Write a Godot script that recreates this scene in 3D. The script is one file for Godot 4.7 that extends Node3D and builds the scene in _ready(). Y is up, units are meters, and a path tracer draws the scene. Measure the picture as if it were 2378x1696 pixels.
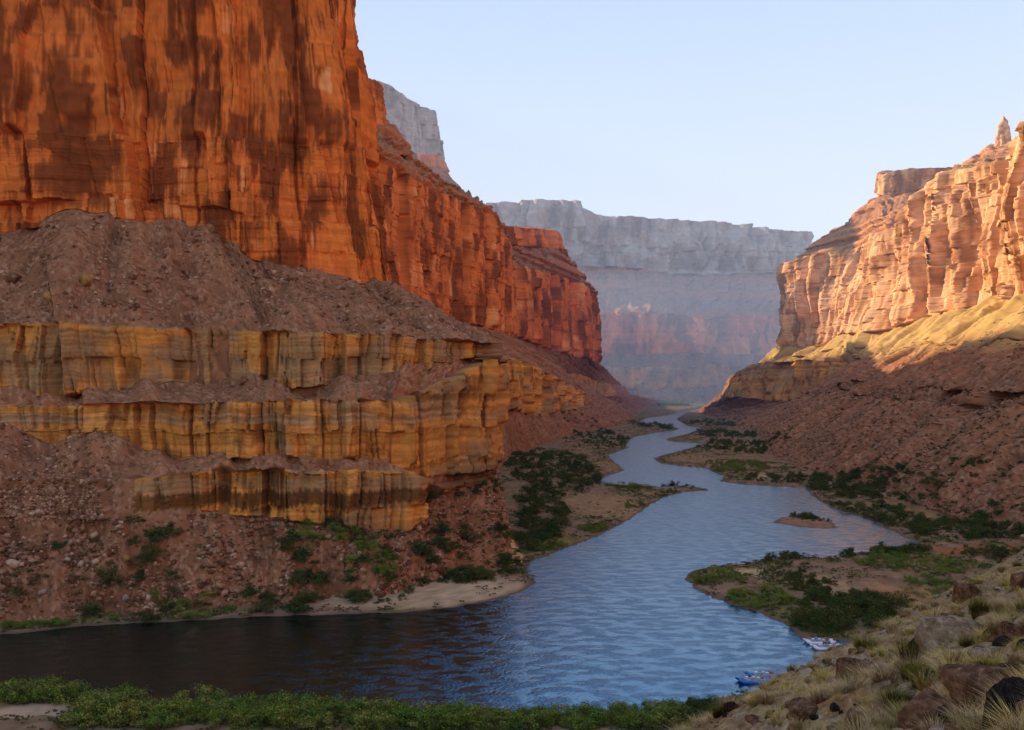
extends Node3D
# A desert river canyon at the end of the day: the low sun stands behind the left wall, so the
# valley floor and the left wall are in open shade and the upper right wall is lit.
# Metres, y up. The water surface is y = 0, the camera looks up the river along -z.

const NEAR_LEFT = [
	[-1114.4,-2,-40,-634.4,-2,-260,-214.4,-2,-300,-198.9,-2,-330,-187.8,-2,-366,-171.7,-2,-374,-159.1,-2,-382,-133,-2,-388,-110.3,-2,-394,-87.3,-2,-402,-67,-2,-410,-53.3,-2,-418,-46.9,-2,-428,-36.6,-2,-442,-23.7,-2,-462,-8.5,-2,-482,-0.1,3,-505,-2.8,3,-600,-13.1,3,-760],
	[-1184.8,34,-140,-704.8,34,-360,-284.8,34,-400,-244.8,34,-408,-211.8,34,-415,-189.9,34,-416,-171.8,34,-415,-144.5,36.1,-425,-120,32.2,-433,-94.4,29.3,-440,-71.7,26.1,-446,-56.4,23.6,-452,-48.7,22.6,-456,-39.2,35.6,-490,-25,36.3,-515,-15.1,37.8,-530,-12.1,38.2,-536,-14.9,40,-610,-23,40,-750],
	[-1200.5,48,-162,-720.5,48,-382,-300.5,48,-422,-258,48,-430,-223,48,-437,-200,48,-438,-180.9,48,-437,-145.8,49.7,-429,-121.1,50.9,-437,-95.2,51.6,-444,-72.3,51.1,-450,-56.9,50,-456,-48.6,49,-462,-39.2,38.6,-491,-25,39.3,-516,-15.1,40.8,-531,-12.1,41.2,-537,-14.9,43,-611,-23,43,-751],
	[-1231.8,79,-206,-751.8,79,-426,-331.8,79,-466,-282,75.7,-470,-240.9,71.8,-472,-216.4,61.6,-474,-194.5,67.3,-470,-153.7,52,-452,-124.5,55.2,-449,-97.8,56.1,-456,-74.2,55.3,-462,-59.3,51.1,-472,-57.5,41.6,-474,-39.2,40.6,-491.6,-25,41.3,-516.6,-15.1,42.8,-531.6,-12.1,43.2,-537.6,-14.9,45,-611.6,-23,45,-751.6],
	[-1235.4,82,-211,-755.4,82,-431,-335.4,82,-471,-285,82,-475,-243.4,79.4,-477,-218.7,79.3,-479,-196.6,79.8,-475,-155.4,80.6,-457,-125.9,81.3,-454,-98.9,81.6,-461,-75,81.5,-467,-59.7,81.3,-475,-57.6,81.8,-482,-40,86.5,-500,-25.5,95.2,-524,-15.3,101.4,-538,-12.3,102.7,-542,-16.3,100,-633,-24.8,100,-773],
	[-1240.3,90,-218,-760.3,90,-438,-340.3,90,-478,-288,90,-480,-246,83.1,-482,-221,83.1,-484,-206.1,83.3,-498,-171,85.5,-503,-141.1,86.4,-509,-104.4,87,-487,-81.1,89.4,-505,-62.7,91.6,-502,-54.3,93.2,-508,-41.4,97,-518,-26,101.8,-534,-17,103.7,-545,-13.9,104.5,-548,-17.9,104,-640,-27.1,104,-790],
	[-1245.3,117,-225,-765.3,117,-445,-345.3,117,-485,-292.2,117,-487,-249.5,119.4,-489,-224.1,118.7,-491,-209,118.3,-505,-173.4,117.2,-510,-143,116.6,-516,-106,114.8,-494,-82.3,114.6,-512,-63.5,113.8,-509,-55.1,113.6,-515,-42,112.9,-525,-26.3,112.4,-541,-17.7,111.6,-552,-14.6,111.2,-555,-19.3,116,-647,-28.8,116,-797],
	[-1298.7,168.4,-300,-818.7,168.4,-520,-398.7,168.4,-560,-348,175.1,-580,-304.1,180.1,-596,-273.9,183.4,-600,-240.1,186.8,-603,-209.4,185,-600,-179.2,176.9,-598,-156.1,163.4,-602,-132.7,156.9,-606,-114.8,153.7,-612,-101.9,150.9,-617,-91.4,149.1,-621,-83.6,148,-625,-78,147,-629,-74.5,146,-633,-87.8,158,-735,-116.4,158,-900],
	[-1303.7,190.9,-307,-823.7,190.9,-527,-403.7,190.9,-567,-352.2,195.3,-587,-307.7,198.7,-603,-277.1,200,-607,-242.9,201.1,-610,-211.8,199.4,-607,-181.3,195.3,-605,-157.9,191.1,-609,-134.2,189.5,-613,-117.5,189.1,-619,-105.9,189.1,-624,-97.5,189.1,-628,-91.6,189.2,-632,-87.4,189.3,-636,-84.8,189.3,-640,-97.3,190,-742,-125.4,190,-907],
	[-1309.4,232.3,-315,-829.4,232.3,-535,-409.4,232.3,-575,-357,237.3,-595,-311.8,241.2,-611,-280.8,241.7,-615,-246.1,241.9,-618,-214.6,240.6,-615,-183.7,239,-613,-160,238.8,-617,-138.8,238.7,-621,-123.2,239,-627,-112.9,239.1,-632,-105.6,238.9,-636,-101.4,239.2,-640,-98.6,239.6,-644,-96.6,239.9,-648,-109.8,240,-750,-138.8,240,-915],
	[-1322.9,540,-334,-842.9,540,-554,-422.9,430,-594,-368.4,428,-614,-321.5,425,-630,-289.4,422,-634,-253.7,418,-637,-221.2,415,-634,-189.4,412,-632,-164.9,408,-636,-144.4,404,-640,-131.3,400,-646,-123.6,397,-651,-117.6,394,-655,-114.2,391,-659,-111.9,389,-663,-110.5,388,-667,-126.3,385,-769,-158.5,382,-934],  # two leftmost stations raised, out of view, to keep the near hillside shaded
	[-1472.9,565,-514,-992.9,565,-734,-572.9,455,-774,-514.6,453,-794,-464,450,-810,-428.2,447,-814,-388.7,443,-817,-352.5,440,-814,-316.9,437,-812,-288.7,433,-816,-264.4,429,-820,-247.6,425,-826,-236.1,422,-831,-226.3,419,-835,-219.2,416,-839,-213.1,414,-843,-208,413,-847,-220.1,410,-949,-248.5,407,-1114],
	[-1672.9,510,-754,-1192.9,510,-974,-772.9,400,-1014,-718.4,398,-1034,-671.5,395,-1050,-639.4,392,-1054,-603.7,388,-1057,-571.2,385,-1054,-539.4,382,-1052,-514.9,378,-1056,-494.4,374,-1060,-481.3,370,-1066,-473.6,367,-1071,-467.6,364,-1075,-464.2,361,-1079,-461.9,359,-1083,-460.5,358,-1087,-476.3,355,-1189,-508.5,352,-1354]]
const SECOND_LEFT = [
	[-21.1,2,-600,-19.2,2,-800,-12.5,2,-980,6.3,2,-1228.6,53.2,2,-1456.5,116.1,2,-1710.2,224.2,2,-2071,274.1,2,-2236.1,313.2,2,-2500],
	[-28.7,44,-650,-29.9,46,-850,-27.5,50,-1050,-4.5,58.1,-1190,29.2,44.9,-1400,78.3,42.4,-1640,137.5,45,-1900,186.7,54.1,-2120,220.2,60,-2500],
	[-30.8,112,-665,-32.4,114,-865,-28.9,119.7,-1065,-5.7,119.3,-1205,28.2,115.5,-1415,77.8,95.4,-1660,137.6,72.9,-1925,179.7,63.2,-2150,210.7,72,-2520],
	[-115.3,160,-760,-120.3,176.4,-930,-109.7,174.9,-985,-88.8,169.7,-1110,-69.1,165.4,-1200,-45.7,164.1,-1300,-21.3,162.7,-1420,-4.4,161,-1520,-8.2,160,-1750],
	[-132.1,310,-800,-131.2,307.1,-955,-118.2,308.2,-1020,-97.2,312.8,-1150,-74.8,320.9,-1250,-50.5,326.1,-1350,-25.2,327,-1460,-7.4,309.7,-1570,-13.3,300,-1800],
	[-140.4,330,-850,-147,344.9,-1030,-136.1,362.2,-1110,-112.2,358,-1230,-85.5,356.6,-1330,-59.9,357.4,-1430,-36.7,357.6,-1530,-13.4,327.6,-1620,-22,330,-1850],
	[-270.4,334,-880,-277,348.9,-1060,-266.1,366.2,-1140,-242.2,362,-1260,-215.5,360.6,-1360,-189.9,361.4,-1460,-166.7,361.6,-1560,-143.4,331.6,-1650,-152,334,-1880],
	[-340.4,370,-910,-347,384.9,-1090,-336.1,402.2,-1170,-312.2,398,-1290,-292.7,396.6,-1390,-311.7,397.4,-1490,-330.7,397.6,-1590,-347.8,367.6,-1680,-391.5,370,-1910]]
const SHADE_RIDGE = [  # unseen ridge added behind the near wall, shaped to shade the right slope
	[-350,380,-1000,-350,380,-1300,-370,380,-1550,-392,380,-1800,-430,380,-2050,-475,380,-2300,-520,380,-2550,-580,380,-2800],
	[-355,560,-1000,-355,560,-1300,-375,560,-1550,-397,560,-1800,-435,560,-2050,-480,560,-2300,-525,560,-2550,-585,560,-2800],
	[-390,640,-1000,-390,640,-1300,-410,632,-1550,-432,624,-1800,-470,616,-2050,-515,608,-2300,-560,600,-2550,-620,560,-2800],
	[-590,560,-1000,-590,560,-1300,-610,560,-1550,-632,560,-1800,-670,560,-2050,-715,560,-2300,-760,560,-2550,-820,560,-2800]]
const UPPER_STEP = [
	[-159.3,330.4,-1040,-135.4,334.4,-1070,-122.4,339.3,-1100,-114.6,344.9,-1130,-131.8,378.8,-1240,-157.3,420.4,-1380],
	[-189.3,370.4,-1060,-165.4,374.4,-1090,-152.4,379.3,-1120,-144.6,384.9,-1150,-161.8,418.8,-1260,-187.3,460.4,-1400],
	[-192,428.3,-1075,-172.6,431.4,-1105,-159.5,436,-1135,-150,434.3,-1160,-166.5,464.1,-1270,-193.6,505.5,-1400],
	[-342,433.3,-1155,-322.6,436.4,-1185,-309.5,441,-1215,-300,439.3,-1240,-316.5,469.1,-1350,-343.6,510.5,-1480]]
const THIRD_LEFT = [
	[122.2,2,-1800,184.9,2,-1950,267.1,2,-2236.1,399.3,2,-3077.3,542.8,2,-3790.1,678.7,2,-4382.3,677.5,2,-4300],
	[51,40,-1850,93.3,42,-2050,127.6,56.9,-2250,192.2,58.8,-2500,257.9,53.7,-2720,386.8,48.9,-3300,408.8,40,-3700],
	[47.2,100,-1865,92.1,105,-2065,125.7,114.6,-2270,188.1,106,-2520,251.6,90.2,-2745,367.9,75.4,-3330,386,60,-3720],
	[-13.4,172.9,-1620,9,168.6,-1750,49.4,161.8,-1950,108.9,155.7,-2180,173.7,148.3,-2400,213.8,142.4,-2530,255,150,-3100],
	[-21.1,298.7,-1650,5.2,299.2,-1780,45.8,312.6,-1985,103.7,325.5,-2215,165,329.8,-2430,210.6,316.3,-2560,249,310,-3130],
	[-30.2,334.9,-1750,-7.2,349.1,-1900,39.1,372.6,-2100,108.1,399.3,-2330,157.6,380.5,-2520,200.6,341.1,-2640,231.6,330,-3200],
	[-30.5,368.6,-1765,-17.6,389.7,-1915,29.9,417.2,-2115,98.3,445.5,-2345,149.4,385.6,-2535,192.6,345.4,-2660,227.3,332,-3220],
	[-330.5,376.6,-1865,-317.6,397.7,-2015,-270.1,425.2,-2215,-201.7,453.5,-2445,-150.6,393.6,-2635,-107.4,353.4,-2760,-72.7,340,-3320]]
const PALE_LEFT = [
	[-646.6,727.3,-3290,-419.4,740.9,-3360,-312.9,723.7,-3430,-240.8,736.6,-3500,-174.3,744.1,-3584,-177,737.4,-3779],
	[-674.2,939,-3430,-452.6,948.4,-3500,-341.6,874.4,-3570,-278.1,873.2,-3639,-189.6,814.1,-3695,-225.7,831.6,-3919],
	[-682.4,964.9,-3472,-458,985.7,-3542,-353.6,919,-3611,-283.5,923.6,-3667,-241.3,870.4,-3751,-287.2,901.9,-3919],
	[-693.4,1200.4,-3528,-484.5,1180.2,-3597,-382.3,1135,-3653,-294,1094,-3695,-295.6,1099.9,-3779,-347.4,1144,-3905],
	[-993.4,1210.4,-3568,-784.5,1190.2,-3637,-682.3,1145,-3693,-594,1104,-3735,-595.6,1109.9,-3819,-647.4,1154,-3945]]
const FAR_WALL = [
	[-355.2,2,-5000,-39.4,2,-4750,127.4,2,-4620,330.1,2,-4560,384.5,2,-4600,610.8,2,-4520,803.7,2,-4580,939.1,2,-4800,1123.4,2,-4900,1309.8,2,-5060,1428.9,2,-5300,1773.5,2,-6600],
	[-359.5,60,-5060,-39.9,60,-4810,129,62,-4680,334.4,60,-4620,389.5,58,-4660,618.9,60,-4580,814.2,66,-4640,950.9,72,-4860,1137.2,64,-4960,1325.3,60,-5120,1445.1,60,-5360,1789.6,60,-6660],
	[-361.3,209,-5085,-40.1,203.1,-4835,129.7,187.4,-4705,336.2,173.7,-4645,391.6,168.1,-4685,622.3,160.6,-4605,818.6,149,-4665,955.7,178,-4885,1142.9,166.4,-4985,1331.8,164.3,-5145,1451.8,155.7,-5385,1796.3,171.5,-6685],
	[-365.9,256.7,-5150,-40.6,248.6,-4900,131.5,235.8,-4770,340.9,225.5,-4710,397.1,224.6,-4750,631.1,220.2,-4670,830,230.3,-4730,968.5,232.4,-4950,1157.8,230.8,-5050,1348.6,223.6,-5210,1469.3,217.5,-5450,1813.8,247.9,-6750],
	[-368.4,490.2,-5185,-40.9,470.9,-4935,132.5,447.9,-4805,343.5,430.7,-4745,400,433.6,-4785,635.8,417.3,-4705,836.2,412.9,-4765,975.3,398.8,-4985,1165.8,436.9,-5085,1357.7,429,-5245,1478.8,402.7,-5485,1823.2,446.4,-6785],
	[-373,565.8,-5250,-42.7,556.7,-5150,140.6,556.8,-5100,369.2,563.6,-5100,435.5,566.9,-5210,704.1,557.5,-5210,928.3,557.6,-5290,1082.7,562.9,-5350,1313.1,568.2,-5410,1542.6,583.9,-5450,1605.8,580.6,-5550,1906.1,677.8,-6650],
	[-397.8,718,-5600,-45.6,711.7,-5500,150.2,715.8,-5450,394.5,730.5,-5450,464.8,733.5,-5560,751.4,713.5,-5560,989.7,697.2,-5640,1153.5,703.7,-5700,1398,715.3,-5760,1641.7,730,-5800,1707,730.5,-5900,2006.5,849.9,-7000],
	[-402.1,861.7,-5660,-46.1,855.6,-5560,151.9,861,-5510,398.9,873.4,-5510,469.8,863.8,-5620,759.5,846.2,-5620,1000.2,836.5,-5700,1165.7,844.4,-5760,1412.6,852.2,-5820,1658.7,857.5,-5860,1724.4,870.6,-5960,2023.7,1014.6,-7060],
	[-406.4,1090.4,-5720,-46.6,1098.1,-5620,153.5,1111.6,-5570,403.2,1104.1,-5570,474.8,1042.7,-5680,767.6,1024.9,-5680,1010.8,1025.1,-5760,1177.8,1024.4,-5820,1427.1,1013,-5880,1675.7,990.1,-5920,1741.7,999.9,-6020,2040.9,1166.1,-7120],
	[-406.4,1092.4,-6420,-46.6,1100.1,-6320,153.5,1113.6,-6270,403.2,1106.1,-6270,474.8,1044.7,-6380,767.6,1026.9,-6380,1010.8,1027.1,-6460,1177.8,1026.4,-6520,1427.1,1015,-6580,1675.7,992.1,-6620,1741.7,1001.9,-6720,2040.9,1168.1,-7820]]
const RIGHT_WALL = [
	[90,60,500,130,50,100,230.7,2,-300,286.5,2,-600,300.7,2,-860,293.3,2,-1040,310.9,2,-1210,327.1,2,-1300,353.4,2,-1420,371.8,2,-1500,400.1,2,-1620,414.8,2,-1740,440.5,2,-1950,468.1,2,-2180,484.8,2,-2320,510.7,2,-2560,529.6,2,-2810,580.5,2,-3120,760,2,-3900],
	[208.8,106.8,500,248.8,102.2,100,349.2,75.1,-300,402.9,75.1,-600,404.7,69.6,-874.4,415.2,72.8,-1061.6,439,74.1,-1231.6,453.3,74.1,-1321.6,485.7,80.5,-1441.6,492.6,75.8,-1521.6,509.1,74.4,-1641.6,515.7,69.2,-1761.6,633.3,73.3,-1880,619.9,56.1,-2000,602.9,51,-2130,581.4,48.9,-2250,554.8,55.5,-2420,547.9,52,-2560,700.4,60,-3300],
	[228.6,114.6,500,268.6,110.9,100,369,87.3,-300,422.4,87.3,-600,422,80.8,-876.8,435.5,84.6,-1065.2,460.4,86.1,-1235.2,474.3,86.1,-1325.2,507.7,93.6,-1445.2,512.7,88.1,-1525.2,527.3,86.5,-1645.2,532.5,80.4,-1765.2,656.2,124.4,-1910,652.3,132.7,-2060,636.6,141,-2180,614.9,137.6,-2300,583.8,116.7,-2460,582.2,104,-2590,736.6,110,-3330],
	[320.3,146.3,500,360.3,146.9,100,460.5,140.1,-300,512.2,140.1,-600,501.8,129.3,-888.4,529.7,135.6,-1082.6,559.6,138.2,-1252.6,571.9,138.2,-1342.6,610.2,150.9,-1462.6,606,141.5,-1542.6,611.1,138.8,-1662.6,609.8,128.5,-1782.6,659.1,149.4,-1930,677.3,166.2,-2090,665.1,152,-2190,644.4,149.2,-2300,613.8,140.3,-2425,643.2,134,-2605,835,137,-3315],
	[420,190,500,460,195,100,560,205,-300,610,205,-600,589.6,189.7,-900,631.8,198.6,-1100,666.9,202.3,-1270,677.5,202.3,-1360,720.7,220.2,-1480,707.3,206.9,-1560,702.9,203.1,-1680,695.1,188.6,-1800,669.9,186.3,-1950,710.3,211.8,-2120,701.6,175,-2200,681.9,172.7,-2300,651.9,175.9,-2390,712.2,176,-2620,941.5,176,-3300],
	[450,440,490,490,440,90,600,440,-310,650,440,-610,619.2,379.6,-920,653.4,417.4,-1120,688.9,438.2,-1290,693.7,444.7,-1350,755.4,427.6,-1500,728,429.4,-1590,715.9,440.7,-1700,718.8,380.5,-1840,717.3,381.8,-1960,777.2,390.9,-2150,761.1,392.1,-2230,703.4,388.9,-2330,664.1,382.5,-2415,728.3,380,-2640,956.3,380,-3300],
	[560,452,480,600,452,80,710,452,-320,760,452,-620,729.2,391.6,-930,763.4,429.4,-1130,798.9,450.2,-1300,803.7,456.7,-1360,865.4,439.6,-1510,838,441.4,-1600,825.9,452.7,-1710,828.8,392.5,-1850,827.3,393.8,-1970,887.2,402.9,-2160,871.1,404.1,-2240,813.4,400.9,-2340,774.1,394.5,-2425,838.3,392,-2650,1066.3,392,-3310]]
const RIGHT_SLOPES = [
	[812.2,441.2,-1560,796.9,438.7,-1620,769.2,436.5,-1680,750.6,430.9,-1760,734.4,378.4,-1880,735.6,380.3,-2010,771.4,390,-2260,715.4,385.5,-2370,675.3,370.2,-2440,746.6,370,-2680],
	[1014.7,543.2,-1900,980.2,541.2,-1950,951.6,540.2,-2000,942.7,542,-2100,933.5,515.7,-2260,889.3,520.5,-2330,882.4,537.1,-2420,836.5,486.9,-2500,759,427.6,-2560,817.6,390,-2800],
	[1286.6,724.3,-2350,1238.7,684,-2400,1182.2,665.6,-2450,1133.4,634.8,-2500,1097.3,578.2,-2520,1057.4,580.2,-2560,994.1,585.8,-2620,970,570.7,-2700,892.9,494.4,-2800,914.3,440,-2950],
	[1586.6,734.3,-2550,1538.7,694,-2600,1482.2,675.6,-2650,1433.4,644.8,-2700,1397.3,588.2,-2720,1357.4,590.2,-2760,1294.1,595.8,-2820,1270,580.7,-2900,1192.9,504.4,-3000,1214.3,450,-3150]]
const MESA_CAP = [
	[1064.6,531.7,-2420,999.5,537.1,-2420,938.3,541.1,-2430,898.8,544.9,-2450,933.4,574.5,-2560,994.2,613,-2700],
	[1078.9,615.2,-2440,1013.3,614.1,-2440,949.3,611.8,-2450,911,603.5,-2468,942.9,629.3,-2570,1001.4,661.5,-2700],
	[1278.9,618.2,-2520,1213.3,617.1,-2520,1149.3,614.8,-2530,1111,606.5,-2548,1142.9,632.3,-2650,1201.4,664.5,-2780]]
const RIVER = [-255.4,-310,-220.3,-341.6,-183.4,-359.3,-158.4,-372.7,-135.1,-377.6,-103.4,-385.5,-66.3,-390.8,-42.1,-393.9,-23.2,-402.6,-5.4,-419.4,5.2,-435.7,10.4,-457.6,8,-478.3,7.5,-499.7,24.4,-537.2,50.9,-592.7,77.5,-660.9,99.1,-733.4,118.9,-788,142,-830.4,165.6,-840.8,158.5,-870,132.6,-866.2,108.4,-858.8,75,-897.2,86,-952.5,115.9,-1036.1,117.1,-1168.8,118.4,-1248.7,161.8,-1396.3,167.8,-1500.7,204,-1676.1,257.1,-1812.2,310.4,-1916,333.5,-1992,321.5,-2163.7,283.3,-2261.2,335.2,-2548.1,459.7,-2876.7,525.2,-3197.3,583.9,-3414.8,662.7,-3664.1,725.4,-3876.3,851.1,-4114.6,924.9,-4114.6,732.1,-3802.9,661.5,-3535.1,552.3,-3147.2,413.3,-2516.2,369.8,-2118.1,385.3,-1992,305.7,-1764.4,244.3,-1596.1,248.7,-1535.1,293.4,-1489.6,263,-1426.1,206.5,-1288.8,169.7,-1203.8,166.9,-1123,183.4,-1086.5,204.3,-1063.5,204.2,-1000,207.5,-975.7,190.7,-921.9,202.8,-893.2,251.9,-862.5,239.1,-794.3,230.5,-722.8,236.2,-674.3,232.6,-627.9,230.1,-582.3,230.7,-565.9,210.1,-550.4,179.5,-525.9,164.7,-516.4,152,-520.5,133.9,-513.8,112.3,-499.7,88,-482.9,82.7,-471.6,79.3,-456.6,82.7,-427.4,91.2,-405.8,98.2,-390,103.3,-367.9,101.1,-348.7,108.1,-348.7,117.4,-352.4,115.4,-341.6,110.2,-331.5,94.5,-313.8,79.9,-296.2,65.1,-289.8,50.6,-281.3,31.9,-272.2,13.6,-271.4,-4.7,-270,-21.8,-272.9,-32,-275.9,-54.2,-275.9,-79.2,-276.7,-94.1,-276.7,-112.7,-282.9,-127.9,-288.6,-147.9,-289.8,-182.9,-283.7,-210,-254.9]
const ISLAND = [168.9,-648.1,180.6,-669.8,196.3,-688.1,202.9,-674.3,206,-646.1,201.8,-624,192.2,-620.1,180.5,-627.9]
const SAND = [
	[-47.5,-410.4,49.6,13.4,0.4,0.28,0.19],
	[189.3,-650.3,23.2,37.8,0.27,0.155,0.1],
	[-30,-439.1,42.1,32.5,0.43,0.31,0.21],
	[68.5,-731.3,37.3,79,0.3,0.19,0.11],
	[38.1,-562.3,32.7,25.1,0.2,0.15,0.06],
	[109.7,-469.9,21,15.4,0.42,0.32,0.2],
	[136.9,-433.2,14.4,41.7,0.32,0.22,0.13],
	[211.7,-1165.2,39.1,60.7,0.26,0.16,0.1],
	[-131.2,-271.7,12.2,8.8,0.42,0.3,0.23],
	[162.5,-417.5,24.2,25.9,0.3,0.17,0.1],
	[244.8,-940.5,16.8,35.2,0.4,0.28,0.2],
	[244.4,-529.4,30.8,19.5,0.27,0.12,0.06],
	[106.1,-1075.2,14.4,80.2,0.26,0.15,0.09],
	[305.7,-686.6,48.4,92.2,0.24,0.14,0.08],
	[275.3,-1459.1,26.1,52.9,0.36,0.24,0.15],
	[-168.5,-454.1,40.2,50.7,0.2,0.125,0.085],
	[-99.2,-509.9,45.2,51.3,0.21,0.13,0.085]]
const SHRUBS = [
	[-132.1,-286.6,18,4.9,40,5.5,1,"leafy shrub on the near shore beside the dark water, bottom left"],
	[-129,-294.1,6.6,3.4,3,9.0,0,"tall dark tree-like shrub on the near shore, bottom left"],
	[-106.9,-269.1,8.4,12.2,34,5.0,1,"shrub in the bottom-edge thicket just right of the bare sand patch"],
	[-89.6,-267.6,9.6,12.1,36,5.0,1,"shrub in the bottom-edge thicket below the darkest water"],
	[-71.6,-267.6,9.6,11.4,36,4.6,1,"shrub in the bottom-edge thicket left of the bright reed bank"],
	[-53.5,-266.9,9.6,11.3,36,4.6,1,"shrub in the bottom-edge thicket under the left end of the reed bank"],
	[-35.5,-266.1,9.5,10.6,36,4.4,1,"shrub in the bottom-edge thicket under the right end of the reed bank"],
	[-17.6,-265.3,9.5,9.8,36,4.4,1,"shrub in the bottom-edge thicket where the water turns from black to blue"],
	[0.2,-264.6,9.5,9.1,34,4.0,1,"shrub in the bottom-edge thicket in the middle of the bright water"],
	[18,-265.3,9.5,9.8,34,4.0,1,"shrub in the bottom-edge thicket right of the middle"],
	[36,-266.8,9.6,10.6,34,4.0,1,"shrub in the bottom-edge thicket left of the blue rafts"],
	[50.9,-269.8,7.2,12.3,20,3.2,0,"shrub in the bottom-edge thicket beside the foot of the rocky hillside"],
	[61,-271.8,23.1,9.6,70,2.8,0,"dark shrub between the blue rafts and the rocky hillside"],
	[-147.5,-394.2,15.8,27,16,6.0,0,"dark green bush at the foot of the left talus slope"],
	[-171.2,-383.4,20.4,42.8,22,3.5,0,"small bush among the rocks at the left edge"],
	[-126.7,-383.4,30.9,14.4,26,4.0,1,"olive bush along the shore at the foot of the left slope"],
	[-73.1,-431.3,27.1,9.3,40,3.6,1,"low olive bush bordering the left sandbar"],
	[-32.7,-460.3,24.7,16,40,4.5,0,"bush behind the pale sandbar"],
	[-90.9,-408.3,16.4,24.8,24,4.5,0,"low green bush on the left bank before the sandbar"],
	[-56.6,-439.9,21.6,33.6,26,5.0,0,"dark tamarisk bush below the golden cliff"],
	[-18.7,-506.8,23.5,60.3,40,5.0,0,"dark green bush in the thicket left of the spit"],
	[21.6,-699.2,18.1,130.5,46,6.5,0,"dark bush between the cliff talus and the spit"],
	[40,-1042.2,43.7,266.4,120,7.0,0,"dark bush in the far left bank thicket"],
	[127.8,-1628.6,56.3,305.8,80,6.0,0,"small dark bush on the distant left bank"],
	[99,-844.9,18.9,21.3,20,4.0,1,"green bush at the root of the grassy spit"],
	[144.2,-866.3,15.5,7.5,6,5.0,0,"lone bush on the tip of the grassy spit"],
	[-158,-367.8,31.3,3.4,44,3.2,1,"shore bush under the lower left debris slope"],
	[-105.5,-380.7,25.6,3.7,40,3.0,1,"shore bush left of the sandbar"],
	[13.3,-579.2,12.9,51.4,40,5.0,0,"bush between the sandbar and the spit"],
	[23.5,-543.3,14.6,13.2,40,2.4,1,"reed-like shrub on the lower shore of the spit"],
	[56.7,-613.1,16.5,18.7,44,2.6,1,"reed-like shrub on the middle shore of the spit"],
	[94.4,-724.1,13,31.3,36,2.6,1,"reed-like shrub where the spit narrows"],
	[135.3,-823.7,16.6,10.1,24,2.2,1,"reed-like shrub on the outer shore of the spit"],
	[197.4,-661.4,13.3,17.4,26,3.4,0,"small shrub on the islet in the river"],
	[295.9,-2066.9,55.2,169.1,50,7.0,0,"tiny bush on the far left point of the river"],
	[631.6,-3958.7,67.3,155.9,70,12.0,1,"sunlit yellow-green bush at the far river bend"],
	[360.2,-1716.9,53.5,145.7,70,6.0,0,"dark bush on the distant right point"],
	[437.9,-2179.9,58.2,187.9,60,6.0,0,"tiny dark bush below the far right slope"],
	[311.5,-1374.7,54.8,148.8,80,6.0,0,"dark bush on the right bank above the sand spit"],
	[238.8,-1047,32.7,76,40,5.0,1,"green bush behind the right sand spit"],
	[240.3,-923.2,24.8,33.9,24,5.0,0,"bush on the small right headland"],
	[280.6,-851.7,30.3,78.8,50,6.0,0,"dark bush on the right bank across from the islet"],
	[300.8,-798.1,45.4,123.8,60,6.0,0,"dark bush on the lower right slope"],
	[245.2,-679.4,27.2,59.3,40,5.5,0,"bush along the right shore above the cove"],
	[272.2,-596.9,34.6,38.9,60,6.0,0,"dark bush in the thicket at the right edge"],
	[193.1,-524.9,25.9,13.7,30,5.0,0,"dark bush beside the reflecting cove"],
	[94.9,-459.4,12.3,18.9,18,3.5,1,"low green bush at the tip of the right delta"],
	[132.9,-510,13.7,6.5,12,4.0,0,"bush along the far edge of the delta"],
	[101.8,-412.2,12.9,15.2,26,3.5,1,"olive bush on the near edge of the delta"],
	[128.9,-450.4,18.1,30.2,30,3.2,0,"scattered bush on the sandy delta"],
	[132.4,-389.7,19.1,27.1,46,6.0,0,"dark thicket bush behind the white rafts"],
	[113.6,-366.8,9.9,9.4,16,5.0,0,"dark bush overhanging the white rafts"],
	[192,-482.5,25.8,30,44,3.5,1,"round green bush on the terrace right of the delta"],
	[188.6,-421.9,20.7,26.5,40,3.0,1,"low green bush on the reddish terrace"],
	[246.4,-519.2,20.9,26.8,24,4.0,0,"dark bush on the terrace below the right edge"]]
const CONES = [
	[-196.6,167.8,-594,88,0.72,55],
	[-135.4,159,-606,80,0.55,60],
	[-265,183.1,-598,84,0.72,70],
	[-318,172.8,-592,80,0.7,60]]
const BLOCKS = [
	[-235.5,128.3,-520,9,0,"golden block with a dark hollow, leftmost of the blocks above the upper golden ledge"],
	[-227.2,135.2,-530,9,0,"golden block standing above the boulder with a dark hollow"],
	[-207.5,125.3,-518,9,1,"dark brown squat block on the ledge rim left of the great debris cone"],
	[-271.2,149.1,-540,11,1,"flat-topped dark block on the slope at the left edge"],
	[-172.6,136.5,-545,4.5,1,"single dark boulder high on the great debris cone"],
	[-101,118.9,-520,4,1,"round dark boulder on the slope above the corner buttress"],
	[-215.1,136.5,-540,4,2,"pale boulder in the gully left of the great debris cone"],
	[-188.3,30.4,-425,5,1,"dark boulder on the lower left debris slope"],
	[-175.1,38.4,-430,5,1,"dark jagged boulder below the crest of the lower left debris cone"],
	[-150.3,20.5,-400,4,0,"tawny boulder low on the left debris slope"],
	[-180.9,9.27,-385,4,2,"pale boulder near the left shore"],
	[-149.9,11,-385,4,2,"pinkish pale boulder by the bushes on the left shore"],
	[-193.4,23.2,-400,5,1,"brown boulder at the left edge above the shore"],
	[-134.1,89.4,-500,6,1,"rough brown boulder on the bench of the golden cliff"]]
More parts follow.
